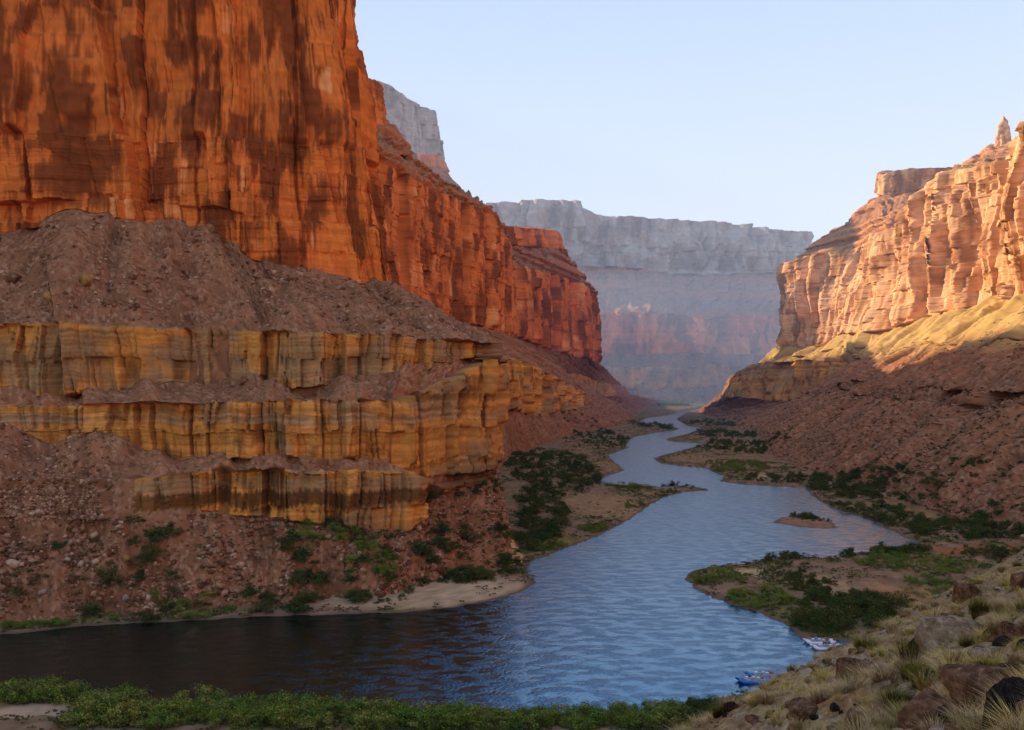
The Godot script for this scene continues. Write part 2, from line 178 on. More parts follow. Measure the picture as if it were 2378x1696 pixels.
const FORE_ROCKS = [
	[20.56,-45.35,1.42,1.26,1,0.3,"upright weathered boulder on the hillside skyline beside the dry grass"],
	[12.72,-29.20,2.49,1.37,2,0.9,"large grey tilted slab in the middle of the foreground hillside"],
	[10.31,-30.00,1.61,1.05,1,1.1,"long dark boulder lowest on the hillside above the blue rafts"],
	[9.02,-19.05,1.41,0.85,1,0.1,"big rounded dark brown boulder right of the green bush"],
	[7.02,-14.10,0.95,0.76,0,0.5,"near-black overhanging boulder in the bottom right corner"],
	[7.39,-17.90,1.12,0.72,1,0.8,"long brown slab lying diagonally near the bottom edge"],
	[6.82,-23.35,0.84,0.47,1,0.2,"dark brown rock at the bottom edge of the hillside"],
	[8.89,-27.20,0.98,0.41,2,0.1,"flat tawny block below the long dark boulder"],
	[12.96,-31.55,1.27,0.71,0,0.4,"heap-like dark rock in the hollow under the tilted slab"],
	[22.72,-46.45,1.25,0.71,2,0.4,"pale stone in the pile at the right edge skyline"],
	[18.81,-37.15,0.83,0.83,1,0.2,"reddish stone at the right edge of the stone pile"],
	[22.74,-47.80,0.94,0.56,2,0.9,"small grey stone left of the stone pile"],
	[9.96,-22.65,0.61,0.20,2,0.1,"flat pale stone beside the rounded brown boulder"],
	[7.62,-20.70,0.65,0.32,1,0.6,"brown stone between dry tufts near the bottom"],
	[8.36,-21.40,0.54,0.25,2,0.3,"low grey stone below the green ephedra bush"],
	[7.39,-21.65,0.58,0.25,1,0.8,"reddish flat stone left of the bottom slab"],
	[7.77,-16.80,0.45,0.23,1,0.2,"brown stone in front of the rounded boulder"],
	[11.61,-23.20,0.62,0.42,1,0.7,"brown stone at the right edge under the grass bank"],
	[7.67,-24.05,0.54,0.24,2,0.4,"small tawny stone near the bottom tufts"],
	[14.02,-36.30,0.81,0.42,0,0.5,"dark stone left of the tilted slab"],
	[16.22,-33.00,0.74,0.30,2,0.2,"thin pale slab under the stone pile"],
	[11.76,-31.95,0.63,0.26,2,0.2,"small pale stone above the long dark boulder"]]
const FORE_PLANTS = [
	[21.92,-44.00,1.58,0.99,0,"golden grass clump at the right edge skyline"],
	[22.64,-47.80,0.99,0.77,0,"golden grass clump behind the grey stone on the skyline"],
	[17.62,-41.75,1.31,0.82,0,"golden grass clump left of the upright boulder"],
	[15.15,-32.45,1.31,0.90,1,"dark green bush behind the tilted slab"],
	[9.25,-23.35,1.00,0.96,1,"big green stemmed bush in the middle of the hillside"],
	[13.96,-39.60,1.77,0.78,1,"green bush on the hillside edge near the white rafts"],
	[9.09,-27.00,0.85,0.63,1,"green bush growing against the long dark boulder"],
	[10.88,-25.50,0.80,0.46,0,"golden grass below the tilted slab"],
	[10.97,-24.20,0.76,0.48,1,"olive bush left of the rounded brown boulder"],
	[12.15,-24.60,0.88,0.55,1,"olive bush at the right edge above the stones"],
	[8.32,-26.85,1.08,0.48,0,"golden grass clump at the lower left end of the hillside"],
	[8.43,-22.90,0.82,0.41,2,"grey twiggy bush below the long dark boulder"],
	[7.57,-16.70,0.82,0.45,2,"grey dry bush in front of the rounded boulder"],
	[7.01,-16.60,0.67,0.37,2,"grey dry bush at the bottom edge"],
	[6.73,-14.15,0.70,0.32,2,"straw-coloured dry bush in the bottom right"],
	[17.21,-45.10,1.42,0.73,2,"grey dead bush on the hillside edge left of the tilted slab"],
	[11.91,-30.50,0.82,0.55,2,"straw bush above the big green stemmed bush"],
	[6.95,-19.35,0.87,0.35,0,"golden grass along the bottom edge of the hillside"],
	[10.13,-20.15,0.54,0.45,2,"grey twiggy bush at the right edge beside the rounded boulder"],
	[10.19,-27.35,0.61,0.37,0,"small golden tuft left of the big green bush"]]
const WHITE_A = Vector3(106.7, 0, -340.4)
const WHITE_B = Vector3(106.5, 0, -347.5)
const BLUE_A = Vector3(72.9, 0, -302.5)
const BLUE_B = Vector3(76.9, 0, -307.6)
const FOLK = Vector3(119.2, 0, -345.6)
const SPIRE = Vector3(1127, 632, -2300)

const Q := 1.0          # density of the terrain meshes
enum { TALUS, RED, GOLD, SLOPE, PALE, TOP }

var nf: FastNoiseLite   # fractal
var n1: FastNoiseLite   # one octave
var nc: FastNoiseLite   # value of a cell
var nd: FastNoiseLite   # distance in a cell
var rng := RandomNumberGenerator.new()
var rock_mat: StandardMaterial3D
var near_mat: StandardMaterial3D
var shots := {}

func noise(kind: int, octaves: int, sd: int) -> FastNoiseLite:
	var n := FastNoiseLite.new()
	n.noise_type = kind
	n.seed = sd
	n.frequency = 1.0
	n.fractal_type = FastNoiseLite.FRACTAL_FBM if octaves > 1 else FastNoiseLite.FRACTAL_NONE
	n.fractal_octaves = octaves
	return n

func matte(c: Color, rough := 0.95) -> StandardMaterial3D:
	var m := StandardMaterial3D.new()
	m.albedo_color = c.linear_to_srgb()
	m.roughness = rough
	m.metallic_specular = 0.1
	return m

func tinted(rough := 0.95) -> StandardMaterial3D:
	var m := matte(Color(1, 1, 1), rough)
	m.vertex_color_use_as_albedo = true
	return m

func put(called: String, mesh: Mesh, m: Material, parent: Node = self) -> MeshInstance3D:
	var o := MeshInstance3D.new()
	o.name = called
	o.mesh = mesh
	o.material_override = m
	parent.add_child(o, true)
	return o

func grain(sd: int, as_normal := false) -> ImageTexture:
	# pitted stone: fractal mottling over a coarse grit
	var n := 512
	var a := noise(FastNoiseLite.TYPE_SIMPLEX_SMOOTH, 5, sd)
	a.frequency = .012
	var b := noise(FastNoiseLite.TYPE_CELLULAR, 1, sd + 1)
	b.frequency = .07
	var da := a.get_seamless_image(n, n).get_data()
	var db := b.get_seamless_image(n, n).get_data()
	var out := PackedByteArray()
	out.resize(n * n)
	for i in n * n:
		out[i] = int(clampf(.52 + da[i] / 255.0 * .45 + (db[i] / 255.0 - .5) * .28, 0.0, 1.0) * 255.0)
	var img := Image.create_from_data(n, n, false, Image.FORMAT_L8, out)
	img.convert(Image.FORMAT_RGBA8)
	if as_normal:
		img.bump_map_to_normal_map(6.0)
	return ImageTexture.create_from_image(img)

func structure(o: Node, label := "") -> void:
	o.set_meta("kind", "structure")
	if label != "":
		o.set_meta("label", label)

func tag(o: Node, label: String, category: String, group := "") -> void:
	o.set_meta("label", label)
	o.set_meta("category", category)
	if group != "":
		o.set_meta("group", group)

func stuff(o: Node, label: String, category: String) -> void:
	tag(o, label, category)
	o.set_meta("kind", "stuff")

func grid_mesh(v: PackedVector3Array, col: PackedColorArray, nr: int, ncol: int, lean: Vector3) -> ArrayMesh:
	var nm := PackedVector3Array()
	nm.resize(v.size())
	for r in nr:
		var ra := maxi(r - 1, 0) * ncol
		var rb := mini(r + 1, nr - 1) * ncol
		var base := r * ncol
		for j in ncol:
			var ja := j - 1 if j > 0 else 0
			var jb := j + 1 if j < ncol - 1 else j
			var n := (v[base + jb] - v[base + ja]).cross(v[rb + j] - v[ra + j])
			nm[base + j] = n
	var mid := nm[(nr / 2) * ncol + ncol / 2]
	var sgn := 1.0 if mid.dot(lean) >= 0.0 else -1.0
	for i in nm.size():
		nm[i] = (nm[i] * sgn).normalized() if nm[i].length_squared() > 1e-12 else Vector3.UP
	var idx := PackedInt32Array()
	idx.resize((nr - 1) * (ncol - 1) * 6)
	var k := 0
	for r in nr - 1:
		for j in ncol - 1:
			var a := r * ncol + j
			var b := a + ncol
			if sgn > 0.0:
				idx[k] = a; idx[k + 1] = b; idx[k + 2] = a + 1
				idx[k + 3] = a + 1; idx[k + 4] = b; idx[k + 5] = b + 1
			else:
				idx[k] = a; idx[k + 1] = a + 1; idx[k + 2] = b
				idx[k + 3] = a + 1; idx[k + 4] = b + 1; idx[k + 5] = b
			k += 6
	var arr := []
	arr.resize(Mesh.ARRAY_MAX)
	arr[Mesh.ARRAY_VERTEX] = v
	arr[Mesh.ARRAY_NORMAL] = nm
	arr[Mesh.ARRAY_COLOR] = col
	arr[Mesh.ARRAY_INDEX] = idx
	var m := ArrayMesh.new()
	m.add_surface_from_arrays(Mesh.PRIMITIVE_TRIANGLES, arr)
	return m

func sm(a: float, b: float, x: float) -> float:
	var t := clampf((x - a) / (b - a), 0.0, 1.0)
	return t * t * (3.0 - 2.0 * t)

# rock colours: [fresh face, varnish, second bed, talus, talus stone light, talus stone dark]
const RED_ROCK = [Color(.74, .185, .036), Color(.14, .036, .013), Color(.55, .125, .03)]
const GOLD_ROCK = [Color(.64, .25, .055), Color(.13, .048, .016), Color(.33, .18, .085)]
const PALE_ROCK = [Color(.52, .39, .31), Color(.28, .18, .14), Color(.44, .31, .24)]
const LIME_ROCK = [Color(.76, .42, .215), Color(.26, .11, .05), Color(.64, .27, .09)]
const DEBRIS = [Color(.29, .118, .056), Color(.48, .25, .145), Color(.06, .026, .014)]
var PAL := {
	"near": {"red": RED_ROCK, "gold": GOLD_ROCK, "pale": PALE_ROCK, "talus": DEBRIS},
	"second": {"red": [Color(.70, .18, .045), Color(.16, .042, .018), Color(.55, .13, .037)], "gold": GOLD_ROCK, "pale": PALE_ROCK, "talus": DEBRIS},
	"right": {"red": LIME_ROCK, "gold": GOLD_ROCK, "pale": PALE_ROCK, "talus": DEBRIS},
	"far": {"red": RED_ROCK, "gold": GOLD_ROCK, "pale": PALE_ROCK, "talus": DEBRIS},
}

func h01(i: int) -> float:
	var k := (i * 374761393 + 668265263) & 0x7fffffff
	k = ((k ^ (k >> 13)) * 1274126177) & 0x7fffffff
	return float((k ^ (k >> 16)) & 0xffff) / 65535.0

func facet(x: float, w: float, salt: int) -> Vector3:
	# plane faces of uneven width, each set back and turned a little: (depth, tone, open joint)
	var u := x / w + .33 * sin(x / w * 2.1 + salt)
	var i := floori(u)
	var a := h01(i * 7 + salt * 131)
	var e := (u - i) * w
	return Vector3(a - .5 + (h01(i * 13 + salt * 57) - .5) * (u - i - .5) * 1.5, h01(i * 29 + salt * 11), 1.0 - sm(.2, 1.1, e) if h01(i * 43 + salt) > .35 else 0.0)

func cliff_depth(s: float, y: float, big: float, wave: float, bedded: float) -> PackedFloat32Array:
	var w := n1.get_noise_2d(s * .02, y * .02) * 5.0
	var w2 := n1.get_noise_2d(s * .11, y * .05) * 1.2
	var bed := floori((y + w * .4) / 17.0)
	var f1 := facet(s + w * .35, wave * .42, 3)
	var f2 := facet(s + w * .5 + w2 + bed * 3.1, wave * .13, 5 + (bed & 3))
	var f3 := facet(s + w2, 2.3, 9 + floori((y + w2) / 5.0))
	var b1 := facet(y + w * .25, 6.5, 21)
	var b2 := facet(y + w2 * .6, 1.9, 31)
	var b3 := facet(y + w2 * .3, .85, 41)
	var c1 := nc.get_noise_2d((s + w) / 13.0, (y + w) / 30.0)
	var slot := maxf(f1.z, f2.z * .55 * sm(-.1, .2, n1.get_noise_2d(s * .03, y * .02 + 60.0)))
	var bu := absf(n1.get_noise_2d(s / wave + 20.0, y / (wave * 9.0)))
	var d := (bu - .3) * big * .3 + f1.x * big * .62 + f2.x * big * .26 + f3.x * .5 + c1 * .5 - slot * 2.4
	d += (b1.x * 1.1 + b2.x * .62 + b3.x * .2) * bedded
	return PackedFloat32Array([d, c1, f2.y * 2.0 - 1.0, f3.y * 2.0 - 1.0, slot, b1.y * 2.0 - 1.0, b2.y * 2.0 - 1.0, f1.y * 2.0 - 1.0, b3.y * 2.0 - 1.0])

func loft(called: String, cs: Array, bands: Array, cols: int, side: float, opt: Dictionary) -> MeshInstance3D:
	cols = int(cols * Q)
	var nk := cs.size()
	var ns: int = cs[0].size() / 3
	var C := []
	for k in nk:
		var pv := PackedVector3Array()
		for i in ns:
			pv.append(Vector3(cs[k][i * 3], cs[k][i * 3 + 1], cs[k][i * 3 + 2]))
		C.append(pv)
	# columns are spread so that they are closer where the wall is near
	var cum := PackedFloat32Array([0.0])
	for i in ns - 1:
		var w := 0.0
		for k in nk:
			w += (C[k][i + 1] - C[k][i]).length() / maxf(120.0, (C[k][i] + C[k][i + 1]).length() * .5)
		if opt.has("dense") and (i < opt.dense[0] or i >= opt.dense[1]):
			w *= .22
		cum.append(cum[i] + w)
	var cp := []
	for k in nk:
		var pv := PackedVector3Array()
		pv.resize(cols)
		cp.append(pv)
	var seg := 0
	for j in cols:
		var t := cum[ns - 1] * float(j) / (cols - 1)
		while seg < ns - 2 and cum[seg + 1] < t:
			seg += 1
		var u := (t - cum[seg]) / maxf(1e-6, cum[seg + 1] - cum[seg])
		for k in nk:
			var a: Vector3 = C[k][seg]
			var b: Vector3 = C[k][seg + 1]
			var p: Vector3 = a.cubic_interpolate(b, C[k][maxi(seg - 1, 0)], C[k][mini(seg + 2, ns - 1)], u)
			cp[k][j] = p.lerp(a.lerp(b, u), .45)
	var mid: int = opt.get("mid", nk / 2)
	var sl := PackedFloat32Array()
	sl.resize(cols)
	sl[0] = opt.get("s0", 0.0)
	var ow := PackedVector3Array()
	ow.resize(cols)
	for j in cols:
		if j > 0:
			var dd: Vector3 = cp[mid][j] - cp[mid][j - 1]
			dd.y = 0
			sl[j] = sl[j - 1] + dd.length()
		var ja := maxi(j - 4, 0)
		var jb := mini(j + 4, cols - 1)
		var tg := Vector3.ZERO
		for k in range(1, nk - 1):
			tg += cp[k][jb] - cp[k][ja]
		tg.y = 0
		tg = tg.normalized()
		ow[j] = Vector3(-tg.z, 0, tg.x) * side
	var nrows := 1
	for b in bands:
		nrows += int(b[0] * Q)
	var sc: float = opt.get("sc", 1.0)
	var big: float = opt.get("big", 3.0)
	var wave: float = opt.get("wave", 60.0)
	var embay: float = opt.get("embay", 0.0)
	var aprons: Dictionary = opt.get("aprons", {})
	var pal: Dictionary = PAL[opt.get("pal", "near")]
	var v := PackedVector3Array()
	var col := PackedColorArray()
	v.resize(nrows * cols)
	col.resize(nrows * cols)
	var r := 0
	for bi in bands.size():
		var b: Array = bands[bi]
		var nr := int(b[0] * Q)
		var kind0: int = b[1]
		for q in range(0 if bi == 0 else 1, nr + 1):
			var t := float(q) / nr
			for j in cols:
				var A: Vector3 = cp[bi][j]
				var B: Vector3 = cp[bi + 1][j]
				var P := A.lerp(B, t)
				var o := ow[j]
				var dy := B.y - A.y
				var hz := Vector2(B.x - A.x, B.z - A.z).length()
				var kind := kind0
				if (kind == GOLD or kind == RED) and dy < hz * 1.1:
					kind = TALUS
				var s := sl[j] / sc
				var y := P.y / sc
				if embay > 0.0:
					P += o * ((n1.get_noise_2d(sl[j] / 75.0 + bi * .22, P.y / 160.0 + 31.0) + facet(sl[j] + P.y * .12 + bi * 7.0, embay * 3.6, 71 + bi / 2).x * 1.1) * embay * minf(1.0, (bi + t) * .6))
				if bi > 0 and kind0 != RED and kind0 != PALE:
					P.y += (n1.get_noise_2d(sl[j] / 48.0 + bi * 5.0, 8.0) * .10 + n1.get_noise_2d(sl[j] / 15.0 + bi * 9.0, 18.0) * .05) * embay
				var c: Color
				if kind == RED or kind == GOLD or kind == PALE:
					var D := cliff_depth(s + (400.0 if kind == GOLD else 0.0), y, opt.get("gbig", 5.0) if kind == GOLD else big, opt.get("gwave", 30.0) if kind == GOLD else wave, 1.1 if kind == GOLD else 1.0)
					var d := D[0]
					var ends := sm(0.0, .06, t) * sm(0.0, .05, 1.0 - t)
					d *= lerpf(.7, 1.0, ends)
					P += o * (d * sc)
					P.y += D[2] * .7 * sc * (1.0 - ends)
					if kind == GOLD:
						var g: Array = pal.gold
						var stain := nf.get_noise_2d(s * .05 + 11.0, y * .03) + D[2] * .12 + D[5] * .2 + D[6] * .1 + n1.get_noise_2d(s * .3, y * .03) * .2
						c = g[0].lerp(g[1], sm(.02, .55, stain) * .8)
						var drape := nf.get_noise_2d(s * .022 + 60.0, y * .03 + 5.0) + .22 * D[5] + .12 * D[6]
						c = c.lerp(g[2], sm(-.12, .35, drape + (.3 if bi == 5 else 0.0)) * .8)
						c = c.lerp(g[1], D[4] * .5)
						c *= 1.0 + .17 * D[5] + .18 * D[6] + .15 * D[8] + .07 * D[3] + .06 * D[2]
						if opt.has("stainband"):
							var bd: float = opt.stainband
							var h := absf(y - bd + n1.get_noise_2d(s * .05, 3.0) * 1.5 + n1.get_noise_2d(s * .6, 9.0) * 1.2)
							c = c.lerp(g[1], (1.0 - sm(2.5, 4.2, h)) * .85)
					else:
						var g: Array = pal.pale if kind == PALE else pal.red
						var st: float = nf.get_noise_2d(s * .026 + 5.0, y * .016) * 1.0 + D[1] * .2 + D[2] * .28 + D[7] * .24 + D[3] * .07 + D[5] * .1 + n1.get_noise_2d(s * .2, y * .016) * .2 + n1.get_noise_2d(s * .55, y * .03) * .15 + opt.get("varnish", 0.0)
						c = g[0].lerp(g[2], sm(-.45, .0, st) * .55)
						c = c.lerp(g[1], sm(.03, .15, st) * .55 + sm(.15, .4, st) * .3)
						c = c.lerp(g[1], sm(.3, .42, nf.get_noise_2d(s * .09 + 40.0, y * .012 + 8.0)) * .45)
						c = c.lerp(g[1], D[4] * .5)
						if kind == RED:
							c = c.lerp(Color(.82, .37, .14), sm(.5, .85, D[2] + D[1] * .3) * sm(-.1, .25, -st) * .6)
						c *= 1.0 + .06 * D[5] + .07 * D[6] + .06 * D[8] + .13 * D[3] + .12 * D[2]
				else:
					var td := t * sqrt(dy * dy + hz * hz) / sc + bi * 37.0
					var rill := nf.get_noise_2d(s / 30.0, td / 190.0) * 1.3
					var f := nf.get_noise_2d(s / 34.0, td / 40.0)
					var cv := nc.get_noise_2d(s / 1.3, td / 1.3)
					var cw := nc.get_noise_2d(s / 3.6, td / 3.0 + 60.0)
					var rough := sm(-.25, .3, nf.get_noise_2d(s / 60.0 + 30.0, td / 90.0))
					var bumps := (maxf(cv, 0.0) * .85 + maxf(cw - .4, 0.0) * 2.2) * (.4 + .6 * rough)
					var ends := sm(0.0, .12, t) * sm(0.0, .1, 1.0 - t)
					var rs: float = opt.get("rills", 1.0)
					P.y += (rill * 4.0 * rs * ends + f * 3.0 * ends + bumps) * sc
					P += o * (rill * 1.0 * rs + f * 1.5) * ends * sc
					if aprons.has(bi):
						var ap := maxf(0.0, n1.get_noise_2d(s / 55.0 + bi * 3.7, 4.0) + .3 * n1.get_noise_2d(s / 16.0, bi * 5.0) + .3)
						P.y += ap * aprons[bi] * pow(t, 1.2) * sc
						if bi < 6:
							P.y -= bumps * .7 * sc
					if kind == SLOPE:
						# benches of harder beds stand out of the slope
						var led := n1.get_noise_2d(P.y / sc * .11 + 3.0, s * .002)
						P += o * (sm(-.1, .25, led) * 5.0 * sc * ends)
						var g: Array = pal.get(opt.get("slopecol", "talus"))
						c = g[0].lerp(g[1], sm(.1, .5, nc.get_noise_2d(s / 1.6 + 311.0, td / 1.6)) * .6).lerp(pal.red[2], sm(.15, .4, led) * .55)
					else:
						var g: Array = pal.talus
						c = g[0] * (1.0 + .3 * f + .25 * rill)
						var sv := nc.get_noise_2d(s / 1.6 + 311.0, td / 1.6 + 177.0)
						c = c.lerp(g[1], sm(.5, .9, sv) * .55)
						c = c.lerp(g[2], sm(.45, .9, -sv) * .5)
						if opt.has("grassy"):
							c = c.lerp(Color(.58, .37, .12), sm(opt.grassy[0], opt.grassy[1], P.y + f * 25.0) * .8)
					if kind == TOP:
						c = c.lerp(Color(.30, .24, .15), .5)
				v[r * cols + j] = P
				col[r * cols + j] = Color(clampf(c.r, .01, .9), clampf(c.g, .008, .9), clampf(c.b, .005, .9))
			r += 1
	shots[called] = {"v": v, "cols": cols, "rows": nrows, "ow": ow}
	var lean := Vector3(ow[cols / 2].x, .6, ow[cols / 2].z)
	var o := put(called, grid_mesh(v, col, nrows, cols, lean), rock_mat)
	o.set_meta("kind", "structure")
	return o


# ---------------------------------------------------------------- ground of the valley
var river_poly := PackedVector2Array()
var island_poly := PackedVector2Array()
var ground_cells := {}

func poly_of(a: Array) -> PackedVector2Array:
	var p := PackedVector2Array()
	for i in a.size() / 2:
		p.append(Vector2(a[i * 2], a[i * 2 + 1]))
	return p

func signed_distance(p: Vector2, poly: PackedVector2Array) -> float:   # positive outside
	var best := 1e18
	var inside := false
	var n := poly.size()
	var b := poly[n - 1]
	for i in n:
		var a := poly[i]
		var e := b - a
		var w := p - a
		var d := w - e * clampf(w.dot(e) / maxf(e.dot(e), 1e-6), 0.0, 1.0)
		best = minf(best, d.length_squared())
		if (a.y > p.y) != (b.y > p.y) and p.x < (b.x - a.x) * (p.y - a.y) / (b.y - a.y) + a.x:
			inside = not inside
		b = a
	return -sqrt(best) if inside else sqrt(best)

func at_z(table: Array, z: float) -> float:
	for i in range(1, table.size()):
		if z >= table[i][0]:
			var t := clampf((z - table[i - 1][0]) / (table[i][0] - table[i - 1][0]), 0.0, 1.0)
			return lerpf(table[i - 1][1], table[i][1], t)
	return table[-1][1]

const FLOOR_L = [[-150, -460], [-360, -330], [-480, -170], [-700, -110], [-1100, -90], [-1600, 20], [-2100, 130], [-3000, 300], [-4700, 420]]
const FLOOR_R = [[-150, 340], [-350, 360], [-540, 370], [-900, 400], [-1250, 430], [-1620, 520], [-2500, 640], [-3300, 860], [-4700, 1250]]
const FR := 400
const FC := 400
var floor_h := PackedFloat32Array()
var floor_z := PackedFloat32Array()

func land(sd: float, x: float, z: float) -> float:
	var h: float
	if sd < 0.0:
		h = maxf(-3.5, sd * .16 - .1)
	else:
		h = .12 + sd * .05 if sd < 4.0 else .32 + 3.2 * (1.0 - exp(-(sd - 4.0) / 30.0))
	h += nf.get_noise_2d(x * .02, z * .02) * minf(1.0, absf(sd) * .05) * 1.3
	return h

func make_floor() -> void:
	river_poly = poly_of(RIVER)
	island_poly = poly_of(ISLAND)
	var v := PackedVector3Array()
	var col := PackedColorArray()
	v.resize(FR * FC)
	col.resize(FR * FC)
	floor_h.resize(FR * FC)
	floor_z.resize(FR)
	for r in FR:
		floor_z[r] = -190.0 * pow(4700.0 / 190.0, float(r) / (FR - 1))
	# distances on every other vertex, then in between
	var sdg := PackedFloat32Array()
	sdg.resize(FR * FC)
	for r in FR:
		var xl := at_z(FLOOR_L, floor_z[r])
		var xr := at_z(FLOOR_R, floor_z[r])
		for j in range(0, FC, 2):
			var p := Vector2(lerpf(xl, xr, float(j) / (FC - 1)), floor_z[r])
			var sd := signed_distance(p, river_poly)
			if sd < 30.0:
				sd = maxf(sd, -signed_distance(p, island_poly))
			sdg[r * FC + j] = sd
		for j in range(1, FC, 2):
			var a := sdg[r * FC + j - 1]
			sdg[r * FC + j] = (a + sdg[r * FC + j + 1]) * .5 if j + 1 < FC else a
	var soil := Color(.25, .135, .075)
	var olive := Color(.14, .12, .035)
	for r in FR:
		var z := floor_z[r]
		var xl := at_z(FLOOR_L, z)
		var xr := at_z(FLOOR_R, z)
		for j in FC:
			var x := lerpf(xl, xr, float(j) / (FC - 1))
			var fine := nf.get_noise_2d(x * .09, z * .06)
			var sd := sdg[r * FC + j] + fine * 2.4 * minf(1.0, -z / 500.0)
			var sandy := 0.0
			var sc := soil
			var c := soil.lerp(olive, sm(-.05, .3, nf.get_noise_2d(x * .03 + 20.0, z * .022)) * .8)
			for e in SAND:
				var q := Vector2((x - e[0]) / e[2], (z - e[1]) / e[3]).length() + fine * .45
				var w := 1.0 - sm(.7, 1.05, q)
				if w > sandy:
					sandy = w
					sc = Color(e[4] * 1.1, e[5] * .92, e[6] * .74)
			c = c.lerp(sc, sandy)
			c *= 1.0 + fine * .35 + nc.get_noise_2d(x * .35, z * .25) * .18
			c = c.lerp(Color(.14, .085, .058), 1.0 - sm(.5, 3.0, sd))
			var h := land(sd, x, z)
			if sd > 4.0:
				h = lerpf(h, .5 + h * .25, sandy)
			floor_h[r * FC + j] = h
			v[r * FC + j] = Vector3(x, h + fine * .25 * minf(1.0, absf(sd) * .2), z)
			col[r * FC + j] = c
	structure(put("valley_floor", grid_mesh(v, col, FR, FC, Vector3.UP), rock_mat))

func floor_at(x: float, z: float) -> float:
	var r := int(clampf(log(z / -190.0) / log(4700.0 / 190.0) * (FR - 1), 0, FR - 2))
	var zz := floor_z[r]
	var xl := at_z(FLOOR_L, zz)
	var xr := at_z(FLOOR_R, zz)
	var j := int(clampf((x - xl) / (xr - xl) * (FC - 1), 0, FC - 2))
	return floor_h[r * FC + j]

func note_ground(called: String, rows: int) -> void:
	# remembers the height of a talus slope in cells of 4 m, for what grows and lies on it
	var d: Dictionary = shots[called]
	for i in rows * d.cols:
		var p: Vector3 = d.v[i]
		var k := Vector2i(floori(p.x / 4.0), floori(p.z / 4.0))
		ground_cells[k] = maxf(ground_cells.get(k, -99.0), p.y) if not ground_cells.has(k) else (ground_cells[k] + p.y) * .5

func ground_at(x: float, z: float) -> float:
	return maxf(floor_at(x, z), ground_cells.get(Vector2i(floori(x / 4.0), floori(z / 4.0)), -99.0))

# ---------------------------------------------------------------- debris cones
func cone(apex: Vector3, run: float, slope: float, half: float, i: int) -> void:
	var na := int(clampf(run * 4.5, 60, 340) * Q)
	var nr := int(clampf(run * 2.6, 36, 240) * Q)
	var v := PackedVector3Array()
	var col := PackedColorArray()
	v.resize(na * nr)
	col.resize(na * nr)
	var g: Array = PAL.near.talus
	var back := run * .16
	apex += Vector3(0, back * slope * .55, -back)
	run += back
	for r in nr:
		var rad := run * pow(float(r) / (nr - 1), .85)
		for j in na:
			var a := deg_to_rad(lerpf(-115.0, 115.0, float(j) / (na - 1)))
			var x := apex.x + sin(a) * rad * 1.25 + n1.get_noise_2d(rad * .03, i * 9.0) * rad * .12
			var z := apex.z + cos(a) * rad
			var s := x + i * 53.0
			var rill := n1.get_noise_2d(a * 9.0 + i * 7.0, rad / 70.0)
			var f := nf.get_noise_2d(s / 26.0, z / 26.0)
			var cv := nc.get_noise_2d(s / 2.2, z / 2.2)
			var cw := nc.get_noise_2d(s / 5.0, z / 5.0 + 60.0)
			var side := sm(deg_to_rad(half * .55), deg_to_rad(half * 1.35), absf(a))
			var y := apex.y - (sqrt(rad * rad + run * run * .012) - run * .109) * slope * (1.0 + side * .30)
			y -= pow(maxf(0.0, rad / run - .8) / .2, 2.0) * run * .2
			y += (rill * .035 * rad + f * .045 * run) * minf(1.0, rad / 8.0) + maxf(cv, 0.0) * .9 + maxf(cw - .4, 0.0) * 2.4
			v[r * na + j] = Vector3(x, y, z)
			var c: Color = g[0] * (1.0 + .22 * f + .15 * rill)
			var sv := nc.get_noise_2d(s / 1.6 + 311.0, z / 1.6 + 177.0)
			c = c.lerp(g[1], sm(.5, .9, sv) * .55)
			c = c.lerp(g[2], sm(.45, .9, -sv) * .5)
			col[r * na + j] = c
	structure(put("debris_cone", grid_mesh(v, col, nr, na, Vector3.UP), rock_mat))

# ---------------------------------------------------------------- rocks
func boulder_mesh(sd: int, sub: int, squash: Vector3, cols: Array) -> ArrayMesh:
	var rn := RandomNumberGenerator.new()
	rn.seed = sd
	var planes := []
	for i in 17:
		var n := Vector3(rn.randfn(), rn.randfn(), rn.randfn()).normalized()
		planes.append([n, rn.randf_range(.55, .9)])
	planes.append([Vector3(rn.randf_range(-.25, .25), 1, rn.randf_range(-.25, .25)).normalized(), rn.randf_range(.55, .8)])
	var nu := sub * 2
	var v := PackedVector3Array()
	var col := PackedColorArray()
	for r in sub + 1:
		for j in nu + 1:
			var th := PI * r / sub
			var ph := TAU * (j % nu) / nu
			var d := Vector3(sin(th) * cos(ph), cos(th), sin(th) * sin(ph))
			var rad := 1.15
			for p in planes:
				var q: float = d.dot(p[0])
				if q > .05:
					rad = minf(rad, p[1] / q)
			var f := nf.get_noise_3d(d.x * 1.3 + sd, d.y * 1.3, d.z * 1.3)
			var g := nf.get_noise_3d(d.x * 4.0 + sd, d.y * 4.0, d.z * 4.0)
			rad *= 1.0 + f * .06 + g * .06
			v.append(d * rad * squash)
			var c: Color = cols[0].lerp(cols[1], sm(-.2, .5, f)).lerp(cols[2], sm(.15, .5, g) * .6)
			col.append(c * (1.0 + .3 * g))
	return grid_mesh(v, col, sub + 1, nu + 1, v[(sub / 2) * (nu + 1) + nu / 2])

